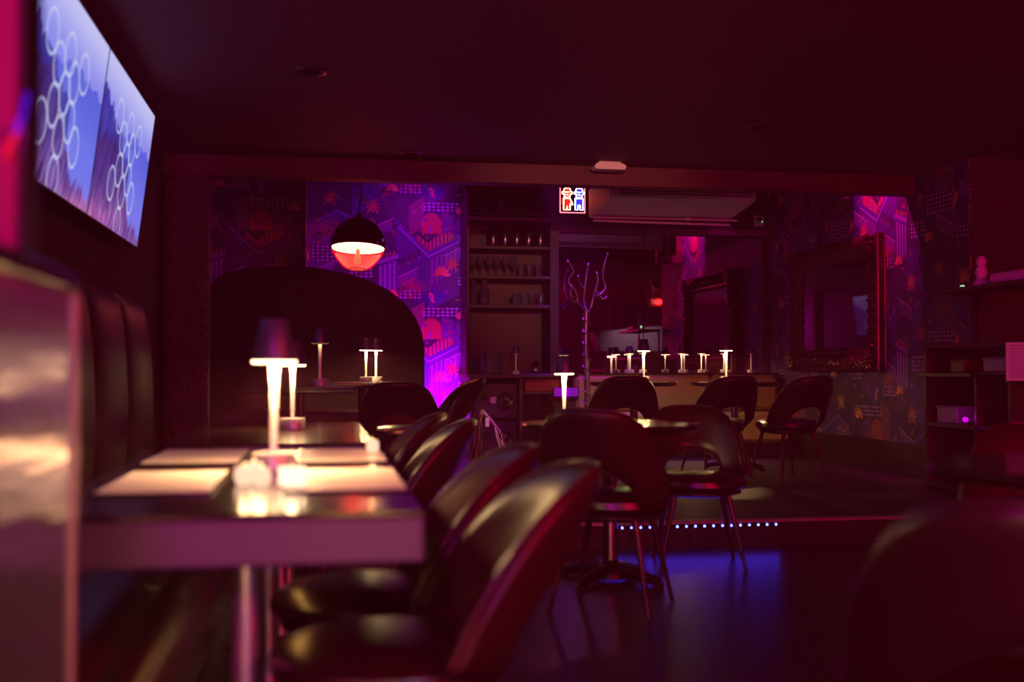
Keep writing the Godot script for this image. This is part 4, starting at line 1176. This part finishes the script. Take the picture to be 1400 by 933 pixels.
	for k in 6:
		var l := copy_of(lamp0, ledge[k][1], Vector3(ledge[k][0], 0.976, -11.1), 0.0, "small lamps on the bench ledge")
		l.scale = Vector3.ONE * 0.72
		if k == 5: unlight(l)
		else:
			for ch in l.get_children():
				if ch is Light3D: ch.light_energy = 0.14
			for ch in l.find_children("diffuser*", "", true, false): ch.material_override = M.dim_diffuser
	# branching metal tree
	M.tree = mat(Color(0.46, 0.36, 0.46), 0.3, 0.6)
	var t := thing("metal_tree", "dark metal tree sculpture with bare twisted branches before the mirror, glinting purple", "sculpture", Vector3(2.52, 0.15, -10.55))
	t.position = Vector3(2.47, 0.15, -10.5)
	obj("base", lathe(mb(), [Vector2(0, 0), Vector2(0.15, 0), Vector2(0.155, 0.02), Vector2(0.05, 0.05), Vector2(0, 0.05)], 24), M.tree, t)
	obj("trunk", tube(mb(), smooth_pts([Vector3(0, 0.03, 0), Vector3(0.012, 0.5, 0), Vector3(-0.008, 1.0, 0.01), Vector3(0, 1.42, 0)]), 0.034, 0.026, 12), M.tree, t)
	var coil := []
	for k in 140: coil.append(Vector3(0.036 * cos(k * 0.55), 0.05 + k * 0.0098, 0.036 * sin(k * 0.55)))
	obj("vine", tube(mb(), coil, 0.009, 0.008, 6), M.tree, t)
	var y0 := 1.41
	var br := [
		[Vector3(0, 0, 0), Vector3(-0.05, 0.05, 0.02), Vector3(-0.09, 0.085, 0.03), Vector3(-0.105, 0.18, 0.02), Vector3(-0.172, 0.285, 0.0), Vector3(-0.13, 0.38, 0.02), Vector3(-0.178, 0.47, 0.0)],
		[Vector3(-0.09, 0.085, 0.03), Vector3(-0.14, 0.09, 0.05), Vector3(-0.165, 0.17, 0.06), Vector3(-0.155, 0.23, 0.05)],
		[Vector3(0, 0, 0), Vector3(0.045, 0.035, -0.01), Vector3(0.07, 0.14, 0.0), Vector3(0.085, 0.2, 0.02), Vector3(0.108, 0.29, 0.02), Vector3(0.1, 0.36, 0.02)],
		[Vector3(0.07, 0.14, 0.0), Vector3(0.14, 0.16, -0.03), Vector3(0.195, 0.23, -0.03), Vector3(0.168, 0.34, -0.02), Vector3(0.178, 0.46, 0.0), Vector3(0.21, 0.545, 0.0)],
		[Vector3(0, 0, 0), Vector3(-0.01, 0.12, -0.05), Vector3(0.0, 0.22, -0.06), Vector3(0.012, 0.34, -0.05), Vector3(0.036, 0.45, -0.06)],
		[Vector3(0.0, 0.22, -0.06), Vector3(-0.05, 0.27, -0.05), Vector3(-0.07, 0.33, -0.03)],
		[Vector3(0.085, 0.2, 0.02), Vector3(0.14, 0.12, 0.05), Vector3(0.18, 0.13, 0.06)],
	]
	for b2 in br:
		var q := []
		for v in b2: q.append(v + Vector3(0, y0, 0))
		obj("branch", tube(mb(), smooth_pts(q, 5), 0.014, 0.006, 8), M.tree, t)
		var tip: Vector3 = q[-1]
		obj("bud", lathe(mb(), [Vector2(0, -0.012), Vector2(0.011, -0.004), Vector2(0.012, 0.006), Vector2(0, 0.022)], 10, tip), M.tree, t)
	# black plinth with a small box whose front glows purple
	var pl := thing("plinth", "narrow black plinth beside the cabinet base", "plinth", Vector3(2.2, 0.15, -10.3))
	obj("column", box(mb(), Vector3(0, 0.29, 0), Vector3(0.2, 0.58, 0.2), 0.005), M.black, pl)
	obj("top_board", box(mb(), Vector3(0, 0.59, 0), Vector3(0.24, 0.02, 0.24), 0.004), M.black_gloss, pl)
	var d := thing("glow_box", "small flat box glowing purple on the black plinth", "light box", Vector3(2.215, 0.752, -10.26), -4.0)
	obj("case", box(mb(), Vector3(0, 0.048, 0), Vector3(0.24, 0.096, 0.07), 0.005), M.black_gloss, d)
	obj("panel", box(mb(), Vector3(0, 0.05, 0.036), Vector3(0.222, 0.078, 0.004), 0.001), glow(Color(0.55, 0.03, 0.75), 0.62), d)
	omni(d, Vector3(0, 0.05, 0.09), Color(0.6, 0.05, 1.0), 0.02, 0.04)
	# added purple spot, unseen, that lights the tree
	var sp := thing("tree_fill_spot", "added purple ceiling spot above the metal tree, hidden behind the beam", "spotlight", Vector3(2.08, 3.02, -10.62))
	obj("can", lathe(mb(), [Vector2(0.05, -0.06), Vector2(0.055, 0.08), Vector2(0, 0.08), Vector2(0, 0.06), Vector2(0.045, 0.06), Vector2(0.045, -0.06)], 18), M.black, sp)
	obj("lens", lathe(mb(), [Vector2(0, -0.03), Vector2(0.044, -0.028), Vector2(0.044, -0.02), Vector2(0, -0.018)], 18), glow(Color(0.6, 0.1, 1.0), 1.0), sp)
	spot(sp, Vector3(0, -0.07, 0), Vector3(0.42, -1.5, 0.1), 26, Color(0.66, 0.05, 1.0), 13.0, 0.03)
	# air conditioner under the rear ceiling
	var ac := thing("air_conditioner", "long white air conditioner hung below the ceiling above the wall mirror", "air conditioner", Vector3(2.47, 0, 0))
	var prof := PackedVector2Array([Vector2(-9.62, 2.50), Vector2(-9.60, 2.515), Vector2(-9.62, 2.62), Vector2(-9.75, 2.70), Vector2(-10.4, 2.70), Vector2(-10.4, 2.44), Vector2(-10.28, 2.425)])
	var xf := Transform3D(Basis(Vector3(0, 0, 1), Vector3(0, 1, 0), Vector3(1, 0, 0)), Vector3.ZERO)
	obj("body", extrude(mb(), prof, 0.0, 1.33, xf), M.white, ac)
	obj("grille_recess", slab(0.08, 1.32, 2.535, 2.60, -9.602, -9.64, 0.003), M.ac_dark, ac)
	for k in 3: obj("grille_slat", slab(0.06, 1.34, 2.54 + k * 0.022, 2.546 + k * 0.022, -9.597, -9.63, 0.001), M.white, ac)
	obj("louver", box(mb(), Vector3(0.68, 2.418, -10.22), Vector3(1.40, 0.014, 0.10), 0.003, Basis(Vector3.RIGHT, 0.15)), M.white, ac)
	obj("louver_clip", slab(0.87, 0.92, 2.40, 2.43, -10.15, -10.19, 0.003), M.white, ac)
	obj("drain_pipe", tube(mb(), [Vector3(0.02, 2.40, -10.3), Vector3(1.35, 2.385, -10.3)], 0.012, 0.012, 8), M.white, ac)
	obj("hanger", slab(0.3, 0.33, 2.69, 3.1, -10.0, -10.03, 0.001), M.black, ac)
	obj("hanger", slab(1.0, 1.03, 2.69, 3.1, -10.0, -10.03, 0.001), M.black, ac)
	# thermostat
	var th := thing("thermostat", "small white wall thermostat with a green light right of the air conditioner", "thermostat", Vector3(4.535, 2.575, -11.35))
	obj("case", box(mb(), Vector3(0, 0, 0.0), Vector3(0.105, 0.115, 0.03), 0.006), M.white, th)
	obj("display", box(mb(), Vector3(-0.005, 0.02, 0.016), Vector3(0.06, 0.042, 0.004), 0.001), M.ac_dark, th)
	obj("led", box(mb(), Vector3(0.03, -0.008, 0.017), Vector3(0.012, 0.01, 0.004), 0.001), glow(Color(0.4, 1.0, 0.5), 1.2), th)

func right_wall() -> void:
	# ornate framed mirror on the right wall
	var W := 1.76
	var Hh := 1.16
	var fw := 0.2
	var f := thing("ornate_mirror", "ornate carved rectangular mirror hung on the right papered wall", "mirror", Vector3(4.60, 1.575, -9.71))
	f.basis = Basis(Vector3.UP, -PI * 0.5)
	var corners := [Vector2(-W * 0.5, -Hh * 0.5), Vector2(W * 0.5, -Hh * 0.5), Vector2(W * 0.5, Hh * 0.5), Vector2(-W * 0.5, Hh * 0.5)]
	var prof := [Vector2(0, -0.035), Vector2(0.006, -0.022), Vector2(0.0, -0.012), Vector2(0.006, 0.0), Vector2(0.0, 0.01), Vector2(0.0, 0.03), Vector2(0.02, 0.05), Vector2(0.045, 0.055), Vector2(0.075, 0.075), Vector2(0.11, 0.07), Vector2(0.14, 0.045), Vector2(0.155, 0.03), Vector2(0.17, 0.038), Vector2(0.185, 0.03), Vector2(0.2, 0.005)]
	for k in 4:
		var a: Vector2 = corners[k]
		var b: Vector2 = corners[(k + 1) % 4]
		var dir := (b - a).normalized()
		var inn := Vector2(-dir.y, dir.x)
		var L := a.distance_to(b)
		var side := mb()
		side.set_smooth_group(0)
		var N := int(L / 0.006)
		var pt := func(i: int, j: int) -> Vector3:
			var p: Vector2 = prof[j]
			var u := lerpf(p.x, L - p.x, float(i) / N)
			var q := a + dir * u + inn * p.x
			var carve := 0.0
			if j in [7, 8, 9]: carve = 0.014 * sin(u * TAU / 0.085 + (j - 8) * 1.5) + 0.008 * sin(u * TAU / 0.031 + j * 2.1) + 0.004 * sin(u * TAU / 0.0263 + j)
			if j in [12]: carve = 0.006 * sin(u * TAU / 0.025)
			return Vector3(q.x, q.y, p.y + carve)
		for i in N:
			for j in prof.size() - 1:
				quad(side, pt.call(i, j), pt.call(i + 1, j), pt.call(i + 1, j + 1), pt.call(i, j + 1), Vector3(0, 0, 1) if j > 4 else Vector3(-inn.x, -inn.y, 0))
		obj("frame_rail", side, M.gilt, f)
		# leafy corner
		var orn := mb()
		var cc := a + (inn + dir) * 0.085
		for m in 9:
			var an := TAU * m / 9.0
			var o := Vector3(cc.x + cos(an) * 0.055, cc.y + sin(an) * 0.055, 0.085)
			lathe(orn, [Vector2(0, -0.03), Vector2(0.022, -0.01), Vector2(0.02, 0.012), Vector2(0, 0.024)], 10, o, Basis(Vector3.FORWARD, -an) * Basis(Vector3.RIGHT, PI * 0.5), 1.7, 0.8)
		lathe(orn, [Vector2(0, -0.02), Vector2(0.026, 0.0), Vector2(0, 0.026)], 12, Vector3(cc.x, cc.y, 0.095), Basis(Vector3.RIGHT, PI * 0.5))
		obj("corner_ornament", orn, M.gilt, f)
	obj("glass", slab(-W * 0.5 + fw - 0.01, W * 0.5 - fw + 0.01, -Hh * 0.5 + fw - 0.01, Hh * 0.5 - fw + 0.01, 0.012, 0.004), M.mirror, f)
	obj("backing", slab(-W * 0.5 + 0.02, W * 0.5 - 0.02, -Hh * 0.5 + 0.02, Hh * 0.5 - 0.02, 0.0, -0.03), M.black, f)
	# unseen magenta spot behind the beam; added barn doors cut its light to a strip
	var sp := thing("added_washer", "added magenta wall spot with tall barn doors shaping its light, hidden behind the beam", "spotlight", Vector3(4.28, 3.1, -8.83))
	obj("can", box(mb(), Vector3(-0.03, -0.05, 0), Vector3(0.1, 0.1, 0.12), 0.004), M.black, sp)
	obj("lens", box(mb(), Vector3(0.018, -0.1, 0), Vector3(0.004, 0.04, 0.06), 0.001), glow(Color(1.0, 0.1, 0.7), 1.0), sp)
	for s in [-1.0, 1.0]: obj("barn_door", box(mb(), Vector3(0.072, -0.325, 0.16 * s), Vector3(0.103, 0.65, 0.004), 0.001), M.black, sp)
	obj("back_plate", box(mb(), Vector3(0.012, -0.325, 0), Vector3(0.006, 0.65, 0.324), 0.001), M.black, sp)
	omni(sp, Vector3(0.03, -0.1, 0), Color(1.0, 0.03, 0.66), 3.4, 0.008)
	# round wall knob beside the mirror
	var kn := thing("wall_ornament", "dark round wall ornament on the lit wallpaper right of the ornate mirror", "ornament", Vector3(4.635, 1.87, -8.22))
	obj("disc", lathe(mb(), [Vector2(0.07, 0), Vector2(0.07, 0.02), Vector2(0.04, 0.05), Vector2(0, 0.055)], 22, Vector3.ZERO, Basis(Vector3.FORWARD, -PI * 0.5)), M.black, kn)
	kn.rotation_degrees.z = 180
	# high wall shelf with things on it
	var sh := thing("high_shelf", "dark high shelf on posts carrying a pink figure at the right edge", "shelf", Vector3(4.64, 1.575, -6.9))
	obj("board", slab(-0.32, -0.005, -0.03, 0.0, 0.45, -0.62, 0.004), M.shelf_wood, sh)
	for z in [-0.6, 0.40]: obj("post", slab(-0.03, -0.005, -0.385, -0.03, z, z + 0.03, 0.003), M.iron, sh)
	var fg := thing("figurine", "small pink vase shaped figure, its pink deepened by painted light, standing on the high shelf", "figurine", Vector3(4.46, 1.575, -7.15))
	obj("body", lathe(mb(), [Vector2(0, 0), Vector2(0.05, 0), Vector2(0.055, 0.02), Vector2(0.03, 0.06), Vector2(0.042, 0.1), Vector2(0.03, 0.135), Vector2(0, 0.14)], 20), M.pink, fg)
	obj("head", lathe(mb(), [Vector2(0.018, 0.13), Vector2(0.034, 0.155), Vector2(0.034, 0.185), Vector2(0.015, 0.21), Vector2(0, 0.213)], 18), M.pink, fg)
	omni_puck(Vector3(4.42, 1.575, -7.32))
	var rl := thing("paper_roll", "paper roll with magenta light put into its pink colour, lying on the high shelf at the right edge", "roll", Vector3(4.46, 1.615, -6.72), 6.0)
	obj("roll", tube(mb(), [Vector3(0, 0, -0.24), Vector3(0, 0.004, 0.24)], 0.038, 0.042, 16), M.pink, rl)
	obj("core", tube(mb(), [Vector3(0, 0, -0.25), Vector3(0, 0, -0.238)], 0.016, 0.016, 12), M.black, rl)
	# low open shelving
	var u := thing("open_shelving", "low dark red brown open shelving along the right wall below the high shelf", "shelving", Vector3(0, 0, 0))
	obj("top_board", slab(4.3, 4.63, 1.155, 1.19, -6.2, -7.68, 0.004), M.shelf_wood, u)
	obj("back_panel", slab(4.615, 4.63, 0.16, 1.155, -6.2, -7.66), M.black, u)
	obj("end_panel", slab(4.32, 4.615, 0.15, 1.155, -7.64, -7.67, 0.003), M.shelf_wood, u)
	obj("shelf", slab(4.28, 4.615, 0.955, 0.985, -7.0, -7.70, 0.004), M.shelf_wood, u)
	obj("shelf", slab(4.32, 4.615, 0.975, 0.99, -6.2, -7.0, 0.003), M.black, u)
	obj("upright", slab(4.32, 4.615, 0.15, 0.955, -7.0, -7.03, 0.003), M.shelf_wood, u)
	obj("upright", slab(4.32, 4.615, 0.15, 1.155, -6.62, -6.65, 0.003), M.shelf_wood, u)
	obj("shelf", slab(4.32, 4.615, 0.60, 0.63, -6.2, -7.64, 0.003), M.shelf_wood, u)
	obj("shelf", slab(4.32, 4.615, 0.17, 0.2, -6.2, -7.64, 0.003), M.black, u)
	for d in [["dark red box on the upper shelf of the low shelving", -7.28, 0.985, 0.17, 0.085, M.red_box], ["purple plastic tub beside the dark red box on the low shelving", -6.84, 0.99, 0.26, 0.09, M.tub], ["purple plastic tub on the lower shelf of the low shelving", -7.42, 0.63, 0.26, 0.115, M.tub]]:
		var t := thing("storage_tub", d[0], "box", Vector3(4.45, d[2], d[1]), 0, "boxes on the low shelving")
		var w: float = d[3]
		var hh: float = d[4]
		obj("body", box(mb(), Vector3(0, hh * 0.5, 0), Vector3(0.2, hh, w), 0.008), d[5], t)
		obj("rim", box(mb(), Vector3(0, hh, 0), Vector3(0.215, 0.012, w + 0.015), 0.003), d[5], t)
	var puck := thing("magenta_dot", "small round glowing magenta ball on the lower shelf of the low shelving", "light", Vector3(4.31, 0.66, -7.1))  # small magenta dot, built as a glowing ball
	obj("holder", lathe(mb(), [Vector2(0, -0.03), Vector2(0.03, -0.03), Vector2(0.03, -0.012), Vector2(0.012, -0.008), Vector2(0, -0.008)], 16), M.black, puck)
	var sm := SphereMesh.new()
	sm.radius = 0.019
	sm.height = 0.038
	obj("glowing_ball", sm, glow(Color(0.9, 0.05, 0.95), 0.9), puck, Vector3(-0.01, 0.008, 0))
	omni(puck, Vector3(-0.04, 0.02, 0.0), Color(0.9, 0.05, 0.95), 0.006, 0.02)
	# typed notice hung on the shelving's front
	var im := Image.create(128, 240, false, Image.FORMAT_RGB8)
	im.fill(Color(0.82, 0.78, 0.82))
	var r := RandomNumberGenerator.new()
	r.seed = 2
	im.fill_rect(Rect2i(14, 14, 70, 5), Color(0.3, 0.26, 0.3))
	for k in 22: im.fill_rect(Rect2i(14, 30 + k * 9, 60 + r.randi_range(0, 40), 3), Color(0.5, 0.45, 0.5))
	var pm := mat(Color.WHITE, 0.5)
	pm.albedo_texture = ImageTexture.create_from_image(im)
	var no := thing("notice_sheet", "white typed notice sheet hung on the front of the low shelving", "notice", Vector3(4.2, 1.055, -6.34), 60.0)
	obj("board", slab(0.0, 0.008, -0.118, 0.118, 0.075, -0.075, 0.001), M.white, no)
	var q := mb()
	q.set_smooth_group(-1)
	quad(q, Vector3(-0.0012, 0.115, -0.072), Vector3(-0.0012, 0.115, 0.072), Vector3(-0.0012, -0.115, 0.072), Vector3(-0.0012, -0.115, -0.072), Vector3.LEFT, Vector2(0, 0), Vector2(1, 0), Vector2(1, 1), Vector2(0, 1))
	obj("print", q, pm, no)

func omni_puck(at: Vector3) -> void:
	var t := thing("indicator_light", "tiny pale green indicator light on the high shelf beside the pink figure", "light", at)
	obj("case", lathe(mb(), [Vector2(0, 0), Vector2(0.022, 0), Vector2(0.022, 0.012), Vector2(0, 0.014)], 14), M.black, t)
	obj("lens", lathe(mb(), [Vector2(0.018, 0.0125), Vector2(0.014, 0.022), Vector2(0, 0.024)], 14), glow(Color(0.75, 1.0, 0.7), 0.9), t)
	omni(t, Vector3(0, 0.04, 0), Color(0.75, 1.0, 0.7), 0.0006, 0.01)

func ceiling_things() -> void:
	var where := [Vector3(-0.063, 2.55, -5.935), Vector3(0.612, 2.55, -8.05), Vector3(2.733, 2.55, -6.8), Vector3(4.985, 2.55, -7.83)]
	var words := ["unlit round recessed ceiling light nearest the televisions", "unlit round recessed ceiling light just before the beam, above the booth", "unlit round recessed ceiling light in the middle of the ceiling, with a bright glint", "unlit round recessed ceiling light at the far right of the ceiling"]
	var first: Node3D
	for k in 4:
		if k == 0:
			first = thing("recessed_light", words[0], "ceiling light", where[0], 0, "recessed ceiling lights")
			obj("ring", lathe(mb(), [Vector2(0.06, -0.004), Vector2(0.065, -0.012), Vector2(0.085, -0.008), Vector2(0.088, 0.0)], 28), M.iron, first)
			obj("lens", lathe(mb(), [Vector2(0, -0.004), Vector2(0.06, -0.003), Vector2(0.06, 0.0)], 24), M.dark_chrome, first)
		else: copy_of(first, words[k], where[k])
	first.position.y = 2.549
	var e := thing("emergency_light", "white emergency light box on the ceiling beside the beam", "emergency light", Vector3(2.1, 2.55, -8.2))
	obj("mount_plate", box(mb(), Vector3(0, -0.008, 0), Vector3(0.17, 0.016, 0.1), 0.003), M.white, e)
	var bp := PackedVector2Array([Vector2(-0.1, -0.016), Vector2(0.1, -0.016), Vector2(0.122, -0.035), Vector2(0.11, -0.06), Vector2(-0.11, -0.06), Vector2(-0.122, -0.035)])
	obj("body", extrude(mb(), bp, -0.06, 0.06), M.white, e)

# what the wall mirror sees behind the viewer
func bar_behind() -> void:
	var c := thing("bar_counter", "dark bar counter with steel top behind the viewer, seen in the wall mirror", "counter", Vector3(6.0, 0, -1.4))
	obj("body", slab(-0.3, 0.3, 0, 0.98, 2.4, -3.6, 0.01), M.black, c)
	obj("worktop", slab(-0.36, 0.36, 0.98, 1.02, 2.45, -3.65, 0.004), M.steel_plain, c)
	var h := thing("steel_hood", "grey steel hood over the bar behind the viewer, seen in the wall mirror", "hood", Vector3(5.75, 1.36, -2.55))
	var hp := PackedVector2Array([Vector2(-0.72, 0), Vector2(0.8, 0), Vector2(0.8, 0.5), Vector2(-0.86, 0.34)])
	obj("canopy", extrude(mb(), hp, -0.05, 0.5), M.steel_plain, h)
	for x in [-0.5, 0.6]: obj("hanging_rod", tube(mb(), [Vector3(x, 0.35, 0.2), Vector3(x, 1.19, 0.2)], 0.008, 0.008, 8), M.black, h)
	var wl := thing("hood_fill", "added white fill spot on the ceiling before the steel hood", "lamp", Vector3(5.7, 2.55, -3.7))  # added light that brightens the hood for the mirror
	obj("can", lathe(mb(), [Vector2(0.05, -0.12), Vector2(0.055, 0.0), Vector2(0, 0.0), Vector2(0, -0.02), Vector2(0.045, -0.03), Vector2(0.045, -0.12)], 18), M.black, wl)
	spot(wl, Vector3(0, -0.13, 0), Vector3(0.0, -1.0, 1.1), 32, Color(1.0, 0.8, 0.85), 4.0, 0.04)
	# EXIT sign
	var x := thing("exit_sign", "red lit EXIT sign behind the viewer, seen reversed in the wall mirror", "sign", Vector3(6.58, 2.36, -0.9))
	obj("case", box(mb(), Vector3(0, 0, 0), Vector3(0.34, 0.2, 0.05), 0.008), M.black, x)
	obj("panel", box(mb(), Vector3(0, 0, -0.027), Vector3(0.30, 0.165, 0.004), 0.001), glow(Color(1.0, 0.03, 0.05), 0.55), x)
	obj("stem", slab(-0.015, 0.015, 0.1, 0.19, 0.01, -0.01), M.black, x)
	var tm := TextMesh.new()
	tm.text = "EXIT"
	var sf := SystemFont.new()
	sf.font_names = PackedStringArray(["Droid Sans"])
	sf.font_weight = 700
	tm.font = sf
	tm.font_size = 48
	tm.pixel_size = 0.0023
	tm.depth = 0.006
	var tx := obj("letters", tm, glow(Color(1.0, 0.5, 0.42), 2.0), x, Vector3(0, 0, -0.031))
	tx.rotation_degrees.y = 180
	omni(x, Vector3(0, 0, -0.12), Color(1.0, 0.05, 0.06), 0.05, 0.06)
